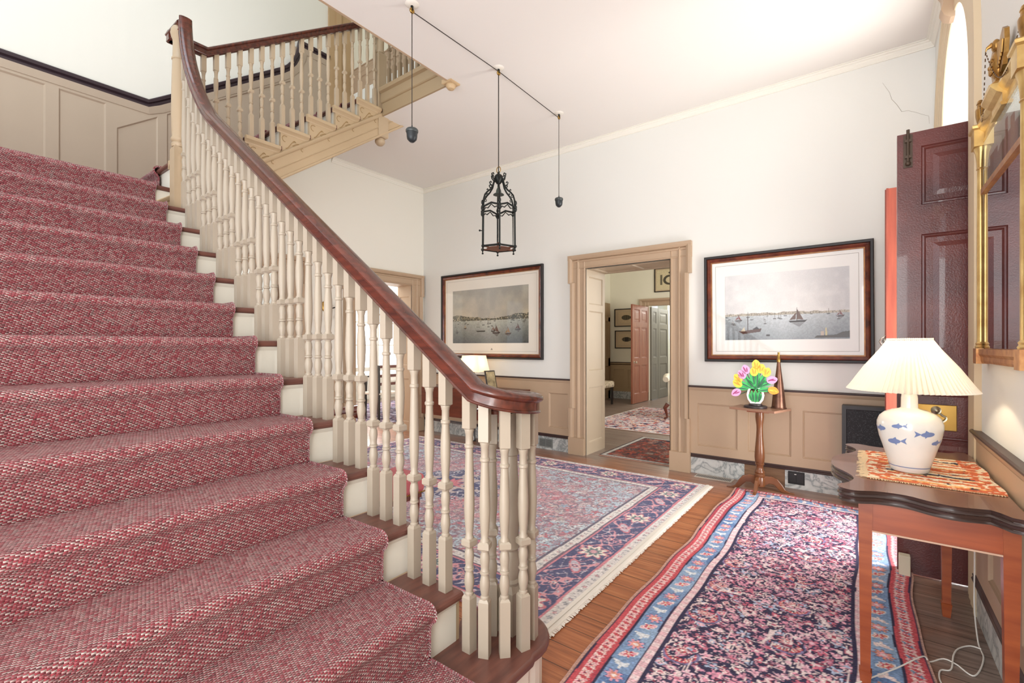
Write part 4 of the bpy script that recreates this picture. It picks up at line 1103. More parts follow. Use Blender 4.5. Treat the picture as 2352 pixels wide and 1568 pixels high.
# ------------------------------------------------------------- pedestal table with its things
t = thing('pedestal_table', 'small tilt-top table on a turned column and three curved feet', 'table', (-.76, 4.70, 0))
mb = MB(); mb.prism([(-.235, -.09), (.145, -.20), (.235, .09), (-.19, .165)], .722, .742); build('table_top', mb, mat('candlestand_top', '#a98069', .3, noise=.2, nscale=5), t, bevel=.003)
mb = MB(); mb.box(-.10, .08, -.03, .03, .70, .7215); build('cleat', mb, CHERRY, t)
mb = MB()
mb.lathe([(.034, .70), (.036, .66), (.032, .62), (.027, .585), (.026, .55), (.029, .48), (.036, .40), (.041, .34), (.042, .30), (.038, .26), (.033, .245), (.038, .24), (.038, .235), (.03, .225), (.028, .20), (.034, .18), (.042, .17), (.042, .16), (.036, .152), (.044, .145), (.046, .13), (.04, .12), (.045, .11), (.045, .04), (.03, .03)], n=20)
build('column', mb, mat('candlestand_wood', '#80502f', .28, col2='#6b4026', nscale=6, coat=.3), t)
for a in (math.radians(193), math.radians(268), math.radians(-12+22)):
    mb = MB()
    P = [(.03, .13), (.09, .135), (.14, .115), (.175, .07), (.20, .03), (.235, .012), (.27, .008)]; Q = [(.03, .04), (.075, .07), (.11, .065), (.14, .035), (.17, .004), (.23, 0), (.27, 0)]
    L_ = [(x, z) for x, z in P]+[(x, z) for x, z in Q[::-1]]
    if abs(a-math.radians(268)) < .01: a = math.radians(268)
    c, s = math.cos(a), math.sin(a)
    def T(u, z, h, c=c, s=s): return (u*c-h*s, u*s+h*c, z)
    rg = [[T(u, z, h) for h in (-.013, .013) for (u, z) in ((pu, pz), (qu, qz))[::(1 if h < 0 else -1)]] for (pu, pz), (qu, qz) in zip(P, Q)]
    mb.rings(rg, smooth=False)
    build('leg', mb, MATS['candlestand_wood'], t, bevel=.005)
ZT = .742
tv = thing('tulip_vase_cutout', 'painted cutout of tulips in a glass vase on a round base', 'ornament', (-.79, 4.675, ZT), math.radians(6)); tv.scale = (1.05, 1, 1.04)
mb = MB(); mb.lathe([(.085, 0), (.09, .003), (.09, .016), (.085, .019)], n=28); mb.lathe([(.048, .0191), (.052, .021), (.052, .032), (.048, .034)], n=24); build('base', mb, mat('cutout_base', '#3a2f33', .4), tv)
F2 = lambda y: (lambda a, b_, h: (a, y-h, b_))
def blob(mb, cx, cz, rx, rz, rot, y, mi=0, tip=0, n=16, th=.003):
    P = []
    for k in range(n):
        a = 2*PI*k/n; x = rx*math.cos(a)*(1-tip*max(0, math.sin(a))**2); z = rz*math.sin(a)
        P.append((cx+x*math.cos(rot)-z*math.sin(rot), cz+x*math.sin(rot)+z*math.cos(rot)))
    mb.prism(P, 0, th, T=F2(y), mi=mi)
GR1 = mat('leaf_green', '#2fb457', .35); GR2 = mat('leaf_dark', '#14563c', .35); YL = mat('tulip_yellow', '#fbd23c', .35); YO = mat('tulip_orange', '#f39c1f', .35); PK = mat('tulip_pink', '#e6a3cf', .35); PM = mat('tulip_magenta', '#a02f6f', .35); WH = mat('cutout_white', '#f6f5f2', .35)
mb = MB()
VW = [(0.038, .036), (.06, .07), (.068, .11), (.06, .15), (.046, .172)]
out = [(x, z) for x, z in VW]+[(-x, z) for x, z in VW[::-1]]
inn = [(x*.74, .036+(z-.036)*.84+.014) for x, z in out]
n = len(out)
for k in range(n):
    a, b_, c, d = out[k], out[(k+1) % n], inn[(k+1) % n], inn[k]
    mb.prism([a, b_, c, d], 0, .004, T=F2(.003))
mb.box(-.04, .03, -.002, .0045, .105, .115)
build('vase', mb, WH, tv)
mb = MB(); r_ = random.Random(4)
for (cx, cz, rx, rz, rot) in [(-.025, .10, .012, .05, .1), (0, .10, .014, .055, 0), (.025, .10, .012, .05, -.1), (-.04, .09, .008, .03, .3), (.035, .09, .01, .035, -.3),
        (-.02, .27, .018, .075, .12), (.012, .26, .017, .085, -.02), (-.06, .235, .015, .07, .6), (.05, .245, .017, .08, -.5), (.09, .215, .015, .085, -1.1), (-.09, .20, .015, .075, 1.1), (.11, .24, .013, .06, -1.35), (-.105, .165, .014, .05, 1.9-.4), (.075, .16, .015, .06, -1.9+.5), (-.03, .20, .014, .06, .7), (.03, .2, .014, .06, -.8)]:
    blob(mb, cx, cz, rx*1.35, rz, rot, .0, 0, .5); blob(mb, cx+.004, cz-.004, rx*.35, rz*.85, rot, -.0035, 1, .5, th=.001)
build('leaves', mb, [GR1, GR2], tv)
for (cx, cz, rot, m1_, m2_) in [(-.135, .252, .7, YL, YO), (-.14, .205, .9, YL, YO), (-.15, .125, 2.2, PK, PM), (-.105, .285, .5, PK, PM), (-.075, .33, .3, PK, PM), (.005, .375, .05, YL, YO), (.0-.01, .315, .05, YL, YO), (.045, .34, -.2, YL, YO), (.085, .31, -.35, YL, YO), (.125, .245, -1.3, PK, PM), (.135, .155, -1.9, YO, YL)]:
    mb = MB(); blob(mb, cx, cz, .033, .042, rot, -.004, 0, .35)
    blob(mb, cx-.008, cz, .006, .027, rot+.15, -.0072, 1, .5, th=.001); blob(mb, cx+.010, cz-.002, .005, .022, rot-.2, -.0072, 1, .5, th=.001)
    tp = build('tulip', mb, [m1_, m2_], tv)
    mb = MB(); mb.tube([(cx*.94, .0015, cz-.025), (cx*.6, .0015, cz*.6+.05), (cx*.2, .0015, .16)], .003, 5); build('stem', mb, GR2, tp)
hn = thing('speaking_trumpet', 'tall conical copper horn standing on its wide mouth beside the tulips', 'horn', (-.618, 4.765, ZT))
mb = MB(); mb.lathe([(.062, 0), (.064, .002), (.062, .008), (.057, .01), (.05, .09), (.036, .22), (.022, .33), (.0145, .40), (.0135, .415)], n=28); build('bell', mb, COPPER, hn)
mb = MB(); mb.lathe([(.0145, .413), (.0155, .42), (.0155, .44), (.012, .445), (.010, .475), (.0085, .49), (.010, .493), (.010, .5), (.004, .5)], n=20); build('mouthpiece', mb, BRASS, hn)

# ------------------------------------------------------------- fittings along the north wall
def grille(name, label, cat, loc, L_, Wd, n, vertical=False, m=VENT):
    t = thing(name, label, cat, loc)
    mb = MB()
    if vertical:
        mb.box(0, L_, -.006, 0, 0, Wd); mb2 = MB()
        for k in range(n): mb2.box(.012+(L_-.024)*k/n, .012+(L_-.024)*(k+.55)/n, -.008, -.0062, .014, Wd-.014)
    else:
        mb.box(0, L_, 0, Wd, 0, .005); mb2 = MB()
        for k in range(n):
            for r0, r1 in ((.16, .8),): mb2.box(.014+(L_-.028)*k/n, .014+(L_-.028)*(k+.55)/n, Wd*r0, Wd*r1, .0051, .0058)
    build('plate', mb, m, t, bevel=.001); build('slots', mb2, BLACK, t); return t
grille('floor_vent', 'flat metal heating grille set in the floor by the baseboard', 'vent', (-1.358, 4.785, 0), .345, .125, 22)
t = thing('power_outlet', 'black double power outlet in the marbled baseboard behind the small table', 'outlet', (-.565, YN-.016, .042))
mb = MB(); mb.box(0, .13, -.006, 0, 0, .115); build('plate', mb, BLACK, t, bevel=.003)
for sx in (.012, .07):
    mb = MB(); mb.box(sx, sx+.048, -.009, -.0062, .02, .095); o = build('socket', mb, mat('socket_dark', '#2b2b2d', .3), t)
mb = MB(); mb.box(.05, .066, -.0105, -.0062, .088, .093); build('indicator', mb, WH, t)
t = thing('wall_vent', 'grey double grille in the marbled baseboard left of the doorway', 'vent', (-3.30, YN-.017, .03))
mb = MB(); mb.box(0, .2, -.006, 0, 0, .105); build('plate', mb, mat('vent_grey', '#7e827f', .5), t)
for k in range(2):
    mb = MB()
    for j in range(8): mb.box(.012+.093*k, .093+.093*k, -.0085, -.0062, .014+.0105*j, .019+.0105*j)
    build('louvre', mb, mat('vent_grey_dark', '#595d5b', .5), t)
t = thing('speaker_box', 'black mesh-fronted speaker cabinet standing against the dado behind the lamp table', 'speaker', (-.158, 4.80, 0))
mb = MB(); mb.box(0, .42, .012, .12, .0, .80); build('cabinet', mb, mat('charcoal_frame', '#3a3c3d', .5), t, bevel=.004)
mb = MB(); frame_bars(mb, 0, .42, .0, .80, .035, -.012, .012, [(0, 0), (0, .012), (.03, .012), (.035, .002), (.035, 0)]); o = build('bezel', mb, MATS['charcoal_frame'], t); o.location = (0, 0, 0)
m_, N_, L_, b_ = node_mat('speckled_mesh', .9); g = G(m_)
w = g.white(g.comb(*[g.m('FLOOR', g.m('MULTIPLY', q, 220.0)) for q in list(g.sep(g.obj()))[:3]]))[0]
L_.new(g.ramp(w, [(0, '#2c2e30'), (.9, '#36383a'), (.97, '#55575a')]), b_.inputs['Base Color'])
mb = MB(); mb.box(.034, .386, .004, .0118, .034, .766); build('mesh_front', mb, m_, t)

# ------------------------------------------------------------- front door leaves
def leaf(name, hingeY, face, x0, x1, H, m, panels, th=.045, z0=.012):
    """leaf lying in the xz plane at y=hingeY, panelled on the side facing the camera (-y)"""
    mb = MB()
    w0, w1 = x0+.105, x1-.105
    zs = [z0]
    for a, b_ in panels: zs += [a, b_]
    zs.append(H)
    panelled(mb, [x0, w0, w1, x1], zs, lambda a, z, t: (a, hingeY-t, z), rec=.014, bw=.02, raise_=.008)
    panelled(mb, [x0, w0, w1, x1], zs, lambda a, z, t: (a, hingeY+th+t, z), rec=.014, bw=.02)
    for (a, b_) in ((x0, x0), (x1, x1)):
        mb.face(mb.add([(a, hingeY, z0), (a, hingeY+th, z0), (a, hingeY+th, H), (a, hingeY, H)]))
    for z in (z0, H): mb.face(mb.add([(x0, hingeY, z), (x1, hingeY, z), (x1, hingeY+th, z), (x0, hingeY+th, z)]))
    o = build(name, mb, m, fix=False); o['kind'] = 'structure'; return o
d1 = leaf('door_1', 3.47, 1, .145, .675, 2.505, DOORRED, [(.27, .80), (1.02, 1.925), (2.09, 2.42)])
# far leaf with its orange edge
mb = MB(); mb.box(.122, .655, 4.42, 4.465, .012, 2.46); mb.box(.122, .135, 4.408, 4.42, .012, 2.46); mb.tube([(.121, 4.43, .02), (.121, 4.43, 2.45)], .006, 6); mb.tube([(.121, 4.447, .02), (.121, 4.447, 2.46)], .006, 6)
d2 = build('door_2', mb, mat('door_edge_orange', '#a8553f', .5, col2='#8c4234', nscale=5, stretch=(8, 8, .6))); d2['kind'] = 'structure'
mb = MB(); mb.tube([(.118, 4.43, 1.30), (.095, 4.42, 1.31), (.085, 4.42, 1.33), (.095, 4.42, 1.355), (.118, 4.43, 1.37)], .007, 8); mb.sphere((.118, 4.43, 1.335), .02, 12); build('door_knob', mb, mat('nickel', '#b9b6ae', .25, 1), d2)
# brass lock plate, drop handle, bolt
mb = MB(); mb.box(.225, .395, 3.462, 3.4695, .835, .975)
lk = build('lock_plate', mb, BRASS, d1, bevel=.003)
mb = MB(); mb.lathe([(.02, 0), (.022, .006), (.015, .012), (.019, .02), (.02, .028), (.014, .036), (.003, .039)], n=18, T=lambda p: (.31+p[0], 3.462-p[2], .945+p[1]))
mb.tube([(.31+.035*math.sin(a)*(1.15 if abs(a) < 1.9 else .8), 3.447, .905-.028*math.cos(a)) for a in np.linspace(-2.6, 2.6, 20)], .005, 8)
build('drop_handle', mb, mat('nickel_worn', '#a39c88', .3, 1), lk)
for (x, z) in ((.232, .842), (.388, .842), (.232, .968), (.388, .968)):
    pass
mb = MB(); mb.box(.172, .212, 3.463, 3.4695, 2.31, 2.495); mb.tube([(.192, 3.455, 2.33), (.192, 3.455, 2.52)], .008, 10); mb.box(.178, .206, 3.448, 3.466, 2.36, 2.375); mb.box(.178, .206, 3.448, 3.466, 2.45, 2.465); mb.sphere((.192, 3.452, 2.33), .013, 10)
build('bolt', mb, mat('bolt_bronze', '#54463c', .4, .6), d1)
t = tag(build('door_stop', MB().box(.15, .20, 3.40, 3.455, 0, .125), mat('stop_cream', '#d8cdb4', .6), bevel=.004), 'small cream block on the floor against the dark red door', 'doorstop')

# ------------------------------------------------------------- card table
def smooth_outline(pts, n=6):
    out = []; P = pts
    for k in range(len(P)):
        p0, p1, p2, p3 = [np.array(P[(k+j-1) % len(P)]) for j in range(4)]
        for t in np.arange(0, 1, 1/n):
            out.append(tuple(.5*((2*p1)+(-p0+p2)*t+(2*p0-5*p1+4*p2-p3)*t*t+(-p0+3*p1-3*p2+p3)*t**3)))
    return out
tc = thing('card_table', 'mahogany card table with a shaped fold-over top under the big lamp', 'table', (.15, 2.68, 0))
half = [(.255, -.50), (.18, -.503), (.10, -.525), (.04, -.515), (-.03, -.475), (-.115, -.478), (-.18, -.512), (-.222, -.495), (-.232, -.455), (-.205, -.41), (-.186, -.35), (-.185, -.30), (-.205, -.235), (-.25, -.15), (-.27, -.07)]
full = half+[(-.273, 0)]+[(x, -y) for x, y in half[::-1]]
sm = []
n_ = len(full)
seg = smooth_outline(full[:], 4); seg = seg[:len(seg)-4]+[full[-1]]
for nm, z0, z1, ins in (('lower_leaf', .712, .735, 0.0), ('upper_leaf', .7365, .76, 0.0)):
    cx_, cy_ = 0, 0
    def inset(d):
        o = []
        for k, (x, y) in enumerate(seg):
            a = np.array(seg[k-1]); b_ = np.array(seg[(k+1) % len(seg)]); tt = b_-a; tt = tt/(np.hypot(*tt)+1e-9)
            o.append((x-tt[1]*-d*1 if False else x+(-tt[1])*d, y+tt[0]*d))
        return o
    rg = []
    for z, d in ((z0, .006), (z0+.004, .001), (z0+.008, 0), (z0+.0085, .003), (z0+.0105, .003), (z0+.011, 0), (z1-.005, 0), (z1-.001, .002), (z1, .005)):
        rg.append([(x, y, z) for x, y in inset(d)])
    mb = MB(); mb.rings(rg, caps=False, mi=1, smooth=True); mb.face(mb.add(rg[0])[::-1]); mb.face(mb.add(rg[-1])); build(nm, mb, [mat('card_table_surface', '#8a6656', .25, col2='#755142', nscale=4, stretch=(5, 1, 1), coat=.3), mat('table_edge', '#3d2c28', .22, coat=.4)], tc)
for lx, ly, nm in ((-.15, -.445, 0), (.235, -.445, 0), (.16, .37, 1), (-.15, .445, 0)):
    mb = MB(); mb.sqlathe([(.014, 0), (.018, .05), (.02, .065), (.0155, .067), (.0205, .56), (.0215, .711)] if True else [], lx, ly)
    build('leg', mb, CHERRY, tc)
mb = MB(); mb.box(-.13, .214, -.462, -.447, .60, .711); mb.box(-.13, .214, .447, .462, .60, .711); mb.box(-.165, -.15, -.425, .425, .60, .711); mb.box(.225, .24, -.42, .42, .60, .711)
build('apron', mb, mat('apron_cherry', '#a5512c', .3, col2='#8c4023', nscale=5, stretch=(.8, 1, 8)), tc)
mb = MB(); mb.box(-.13, .214, -.466, -.4625, .60, .606); build('inlay_line', mb, mat('inlay', '#c9a58c', .4), tc)

# kilim mat on the table
def mat_img():
    W, H, res = .40, .60, .004; nx, ny = int(W/res), int(H/res)
    X, Y = np.meshgrid(np.arange(nx)*res, np.arange(ny)*res)
    n = smooth_noise(ny, nx, 4, 50); n2 = smooth_noise(ny, nx*1, 9, 51)
    s = Y*1.0
    cols = ['#c9694a', '#e8a96c', '#eedcc0', '#d97f55', '#f1e3cb', '#c4593c', '#efc796', '#4a4652', '#f0e0c8', '#e09060', '#efe0c6', '#cf7048']
    k = (np.floor((s+.014*(n2-.5))/.026)).astype(int) % len(cols)
    im = np.array([HX(c) for c in cols])[k]
    q = (n > .80); im[q] = HX('#f3e6cf'); q = (n2 > .86); im[q] = HX('#c66a42'); q = (n < .2) & (n2 < .3); im[q] = HX('#3e3c4a')
    e = np.minimum(X, W-X) < .04; im[e & (n > .4)] = HX('#e8d9c0'); e = np.minimum(X, W-X) < .07; im[e & (n <= .5)] = HX('#d0704e')
    return jitter(im, .08), W, H
im, W_, H_ = mat_img()
t = lay_rug('woven_table_mat', im, .005, 2.39, W_, H_, 'orange and cream woven mat with fringed end under the big lamp', z=.0045, edge='#c98a62', wave=lambda x, y: (.006*np.sin(y*20), .006*np.sin(x*16), .0008*np.sin(x*40+y*23)+.0008))
t.location = (.005, 2.39, .7605); t['category'] = 'mat'
mb = MB(); r_ = random.Random(8)
for k in range(110):
    y = .005+.59*k/110; l = .018+r_.random()*.02; d = r_.uniform(-.01, .01)
    mb.tube([(.006, y, .004), (-l*.5, y+d*.4, .005), (-l, y+d, .0022)], .0011, 4)
for k in range(90):
    x = .01+.385*k/90; mb.tube([(x, .002, .004), (x+r_.uniform(-.004, .004), -.008, .002)], .0012, 4); mb.tube([(x, H_-.002, .004), (x+r_.uniform(-.004, .004), H_+.008, .002)], .0012, 4)
build('fringe', mb, mat('mat_fringe', '#efd7ae', .9), t)

# ------------------------------------------------------------- ceramic table lamp
lamp = thing('table_lamp', 'large white ceramic lamp painted with blue fish under a pleated cream shade', 'lamp', (.150, 2.62, .768))
lp_ = [(.02, 0), (.062, 0), (.066, .006), (.068, .018), (.074, .04), (.088, .09), (.103, .14), (.111, .185), (.1105, .205), (.102, .228), (.085, .245), (.06, .257), (.034, .264), (.029, .268), (.028, .31), (.026, .326), (.01, .327)]
def rprof(z):
    for (r0, z0), (r1, z1) in zip(lp_[1:], lp_[2:]):
        if z0 <= z <= z1: return r0+(r1-r0)*(z-z0)/(z1-z0+1e-9)
    return .03
mb = MB(); mb.lathe(lp_, n=40); lbody = build('body', mb, mat('lamp_ceramic', '#e9e6df', .18, noise=.06, nscale=14, coat=.5), lamp)
FB = mat('fish_blue', '#7688b4', .3)
def onbody(th, z, d=.0007): r = rprof(z)+d; return (r*math.cos(th), r*math.sin(th), z)
th0 = math.atan2(-2.62, -.158)
for (s_, z, fl, sc_) in ((-.30, .197, 1, 1), (-.87, .178, -1, 1.25), (-.42, .132, 1, 1.4), (.47, .17, -1, 1.35), (.84, .135, 1, 1.1), (.1, .07, -1, 0)):
    if sc_ == 0: continue
    thc = th0+math.asin(s_)
    body = [(-.028, .0), (-.018, .007), (-.004, .009), (.008, .004), (.012, .001), (.026, .011), (.027, -.004), (.012, -.002), (.002, -.006), (-.012, -.007), (-.022, -.005)]
    top = [onbody(thc+fl*a*sc_/.105, z+b_*sc_+a*fl*.1) for a, b_ in body]
    ctr = onbody(thc, z)
    def pt(a, b_, d=.0009): return onbody(thc+fl*a*sc_/.105, z+b_*sc_+a*fl*.1, d)
    mb = MB(); i = mb.add([pt(.018*math.cos(q)-.006, .0075*math.sin(q)) for q in np.linspace(0, 2*PI, 17)[:-1]]); c = mb.add([pt(-.006, 0, .0014)])[0]
    for k in range(len(i)): mb.face([i[k], i[(k+1) % len(i)], c])
    mb.face(mb.add([pt(.010, .001), pt(.027, .012), pt(.023, .002), pt(.027, -.008)])); mb.face(mb.add([pt(-.01, .006), pt(.0, .013), pt(.003, .005)])); mb.face(mb.add([pt(-.006, -.006), pt(.0, -.012), pt(.002, -.005)]))
    build('painted_fish', mb, FB, lbody, fix=False)
mb = MB(); mb.rings([[onbody(2*PI*k/40, z) for k in range(40)] for z in (.021, .0245)], caps=False)
build('blue_ring', mb, FB, lbody, fix=False)
m_, N_, L_, b_ = node_mat('pleated_shade', .9)
b_.inputs['Base Color'].default_value = (*rgb('#f2ebdc'), 1)
tr = N_.new('ShaderNodeBsdfTranslucent'); tr.inputs[0].default_value = (*rgb('#fbecd2'), 1)
mx = N_.new('ShaderNodeMixShader'); mx.inputs[0].default_value = .16; L_.new(b_.outputs[0], mx.inputs[1]); L_.new(tr.outputs[0], mx.inputs[2]); L_.new(mx.outputs[0], N_['Material Output'].inputs[0])
SHADE = m_
mb = MB(); NP = 76; rg = []
for r_s, z in ((.214, .340), (.2, .360), (.155, .437), (.10, .515), (.077, .553), (.0765, .562)):
    rg.append([((r_s*(1+.035*(1 if k % 2 else -1)*(r_s/.2)))*math.cos(PI*k/NP), (r_s*(1+.035*(1 if k % 2 else -1)*(r_s/.2)))*math.sin(PI*k/NP), z+(.003 if k % 2 else 0)) for k in range(2*NP)])
mb.rings(rg, caps=False, smooth=False); sh = build('lamp_shade', mb, SHADE, lamp, fix=False)
mb = MB(); mb.lathe([(.01, .313), (.012, .32), (.012, .35), (.02, .355), (.02, .37), (.004, .375)], n=16); mb.tube([(.012, 0, .37), (.045, 0, .40), (.05, 0, .47), (.02, 0, .55), (0, 0, .565)], .0018, 6); mb.tube([(-.012, 0, .37), (-.045, 0, .40), (-.05, 0, .47), (-.02, 0, .55), (0, 0, .565)], .0018, 6)
mb.tube([(.076*math.cos(2*PI*k/24), .076*math.sin(2*PI*k/24), .556) for k in range(24)], .0015, 5, closed=True); mb.tube([(-.076, 0, .556), (.076, 0, .556)], .0014, 5); build('harp', mb, BRASS, lamp)
mb = MB(); mb.sphere((0, 0, .43), .028, 14); build('bulb', mb, emis('bulb_warm', '#ffdca0', 3), lamp)
point('table_lamp_light', (.150, 2.62, .768+.48), 4, (1, .84, .62), .03)

# cords on the floor
def cord(owner, pts, r=.0028, m=None, z0=None):
    sm_ = []
    for k in range(len(pts)-1):
        p0, p1, p2, p3 = [np.array(pts[min(max(k+j-1, 0), len(pts)-1)]) for j in range(4)]
        for t_ in np.arange(0, 1, .12): sm_.append(tuple(.5*((2*p1)+(-p0+p2)*t_+(2*p0-5*p1+4*p2-p3)*t_*t_+(-p0+3*p1-3*p2+p3)*t_**3)))
    sm_.append(pts[-1]); mb = MB(); mb.tube(sm_, r, 7)
    o = build('power_cord', mb, m or WHITEP); o.parent = owner; o.matrix_parent_inverse = Matrix.Translation(-Vector(owner.location)); return o
cord(lamp, [(.40, 3.05, .755), (.405, 3.04, .55), (.405, 3.03, .3), (.40, 3.0, .10), (.392, 2.85, .006), (.39, 2.72, .004), (.341, 2.557, .004), (.294, 2.606, .004), (.257, 2.618, .004), (.21, 2.56, .004), (.186, 2.534, .03), (.098, 2.391, .024), (.02, 2.27, .022), (-.06, 2.14, .022), (-.12, 2.0, .022)])
cord(lamp, [(.394, 2.80, .004), (.36, 2.80, .004), (.318, 2.747, .004), (.293, 2.665, .008), (.273, 2.551, .004), (.24, 2.52, .004), (.23, 2.46, .004), (.235, 2.40, .004), (.24, 2.3, .004)])

# ------------------------------------------------------------- gilt pier mirror
MRX = 1
mr = thing('gilt_mirror', 'gilded pier mirror with columns, painted panel and carved eagle above', 'mirror', (XE, 2.58, 0))
def GP(name, mb, m, **k): return build(name, mb, m, mr, **k)
mr.scale = (.62, 1, 1); mr.location.x = XE
HW = .37       # half width, local y; x negative = into the room
mb = MB(); mb.box(-.03, 0, -HW+.03, HW-.03, 1.285, 2.24); GP('back_board', mb, GILTB)
mb = MB(); mb.rings([[(-x, y, z) for x, z in ((0, 1.225), (.045, 1.225), (.05, 1.235), (.05, 1.25), (.062, 1.262), (.062, 1.285), (0, 1.285))] for y in (-HW-.02, HW+.02)], smooth=False)
for s_ in (-1, 1): mb.box(-.075, 0, s_*HW-.035, s_*HW+.035, 1.22, 1.288)
GP('base_rail', mb, mat('gilt_worn', '#b98a58', .4, .6, col2='#8c5534', nscale=25))
for s_ in (-1, 1):
    mb = MB(); mb.lathe([(.027, 1.289), (.029, 1.295), (.022, 1.303), (.026, 1.31), (.018, 1.318), (.0185, 1.7), (.016, 2.09), (.021, 2.095), (.017, 2.10), (.02, 2.13), (.026, 2.165), (.034, 2.182), (.034, 2.19)], -.045, s_*HW, 20); GP('column', mb, GILT)
    mb = MB(); mb.box(-.085, 0, s_*HW-.04, s_*HW+.04, 2.19, 2.262)
    mb.rings([[(x_, y_, z) for x_, y_ in ((-.045-w_, s_*HW-w_), (0, s_*HW-w_), (0, s_*HW+w_), (-.045-w_, s_*HW+w_))] for z, w_ in ((2.262, .04), (2.268, .05), (2.278, .052), (2.284, .046))], smooth=False); GP('capital_block', mb, GILT)
    mb = MB(); mb.lathe([(.02, 2.285), (.022, 2.29), (.012, 2.298), (.016, 2.305), (.025, 2.335), (.027, 2.36), (.024, 2.366), (.018, 2.37), (.016, 2.385), (.02, 2.389), (.014, 2.402), (.003, 2.407)], -.045, s_*HW, 18)
    mb.tube([(-.045, s_*HW+.026*1, 2.36), (-.045, s_*HW+.034, 2.385), (-.045, s_*HW+.03, 2.40), (-.045, s_*HW+.02, 2.392)], .0025, 6); GP('urn_finial', mb, mat('gilt_antique', '#b98d4a', .35, .8, col2='#8c6a3c', nscale=30))
mb = MB(); prc = [(0, 2.20), (.035, 2.20), (.04, 2.21), (.032, 2.215), (.032, 2.245), (.05, 2.255), (.06, 2.265), (.07, 2.275), (.07, 2.285), (0, 2.285)]
mb.rings([[(-x, y, z) for x, z in prc] for y in (-HW+.04, HW-.04)], smooth=False)
mb.rings([[(-x*1.35-.01*(x > 0), y, z) for x, z in prc] for y in (-.09, .09)], smooth=False); mb.box(-.10, -.02, -.045, .045, 2.285, 2.30); GP('cornice', mb, GILT)
mb = MB(); mb.box(-.05, -.03, -HW+.03, HW-.03, 1.972, 1.996); GP('crossbar', mb, GILTB)
m_, N_, L_, b_ = node_mat('mirror_glass', .01); b_.inputs['Metallic'].default_value = 1; b_.inputs['Base Color'].default_value = (.86, .88, .87, 1)
mb = MB(); mb.box(-.034, -.0301, -HW+.03, HW-.03, 1.288, 1.972); GP('mirror_glass', mb, m_)
def eglo():
    H, W = 60, 130; im = np.zeros((H, W, 3)); Y, X = np.mgrid[0:H, 0:W]; v = Y/H; u = X/W
    n = smooth_noise(H, W, 9, 61); im[:] = HX('#9fb0a6'); im += (v[..., None]-.5)*.25
    im[v < .3+.15*n] = HX('#4f5a48'); im[(v < .45) & (u > .55)] = HX('#5a4f42'); im[(v < .75) & (np.abs(u-.62) < .03)] = HX('#6d5a48'); im[(v < .65) & (np.abs(u-.75) < .05)] = HX('#77684f'); im[(v < .5) & (np.abs(u-.3) < .09+.03*n)] = HX('#3f4c3c')
    return jitter(np.clip(im, 0, 1), .05)
o = painted('painted_panel', eglo(), lambda u, v: np.stack([np.full_like(u, -.0345), (HW-.03)-(u*(2*HW-.06)), 1.996+v*.204], 1), mr, paint_mat('eglomise', .2, coat=1, spec=.3))
mb = MB()      # eagle: body, head, beak, spread wings, tail
mb.sphere((-.05, 0, 2.39), .038, 14, sz=1.5); mb.sphere((-.058, .0, 2.465), .022, 12, sz=1.1)
mb.tube([(-.075, .0, 2.472), (-.098, .005, 2.465), (-.103, .006, 2.452)], .009, 8, rr=[.011, .006, .002])
for s_ in (-1, 1):
    P = [(s_*.015, 2.43), (s_*.05, 2.475), (s_*.085, 2.49), (s_*.115, 2.47), (s_*.12, 2.43), (s_*.105, 2.385), (s_*.085, 2.35), (s_*.06, 2.335), (s_*.03, 2.35)]
    mb.prism(P, .030, .052, T=lambda a, b_, h: (-h-.25*abs(a)*0, a, b_))
    for k in range(5): mb.tube([(-.056, s_*(.035+.018*k), 2.46-.006*k), (-.058, s_*(.04+.014*k), 2.36+.008*k)], .006, 6)
mb.prism([(-.025, 2.36), (.025, 2.36), (.035, 2.30), (-.035, 2.30)], .03, .05, T=lambda a, b_, h: (-h, a, b_))
mb.lathe([(.04, 2.30), (.036, 2.315), (.02, 2.325), (.012, 2.34)], -.05, 0, 14)
for k in range(7): mb.sphere((-.08-.003*(k % 2), -.016+.016*(k % 3), 2.36+.014*(k//2)), .009, 8)
GP('carved_eagle', mb, MATS['gilt_antique'])
for s_ in (-1, 1):
    mb = MB(); y1 = s_*(HW-.0)
    P = [Vector((-.103, .005, 2.452)).lerp(Vector((-.05, y1-.02*s_, 2.375)), t_)-Vector((0, 0, .16*math.sin(PI*t_)*(1 if s_ > 0 else .9))) for t_ in np.linspace(0, 1, 60)]
    for a, b_ in zip(P[::2], P[1::2]): mb.tube([a, a.lerp(b_, .5)+Vector((0, 0, .002)), b_], .0028, 5)
    GP('chain', mb, mat('chain_bronze', '#6b5236', .4, .8))

# ------------------------------------------------------------- lantern on its counterweighted line
LX, LY = -2.545, 3.165
PL = [(-2.56, 2.205), (LX, LY), (-2.54, 4.16)]
for k, (x, y) in enumerate(PL):
    t = thing('ceiling_pulley', ['ceiling pulley nearest the stairwell opening, above the first weight', 'ceiling pulley directly above the hanging lantern', 'ceiling pulley farthest along the line, above the far weight'][k], 'pulley', (x, y, ZC), group='ceiling pulleys')
    mb = MB(); mb.lathe([(.005, -.012), (.03, -.01), (.045, -.004), (.05, 0)], n=20); build('ceiling_rose', mb, mat('rose_white', '#e9e4da', .6), t)
    mb = MB(); mb.lathe([(.018, -.006), (.02, -.003), (.02, .003), (.018, .006)], n=18, T=lambda p: (p[2], p[0], p[1]-.045)); build('wheel', mb, BRASS, t)
    mb = MB(); mb.tube([(-.009, 0, -.045), (-.009, 0, -.02), (0, 0, -.01), (.009, 0, -.02), (.009, 0, -.045)], .004, 6); mb.lathe([(.008, -.02), (.01, -.015), (.006, 0)], n=12); build('bracket', mb, IRON, t)
CORDM = mat('dark_cord', '#3b352f', .7)
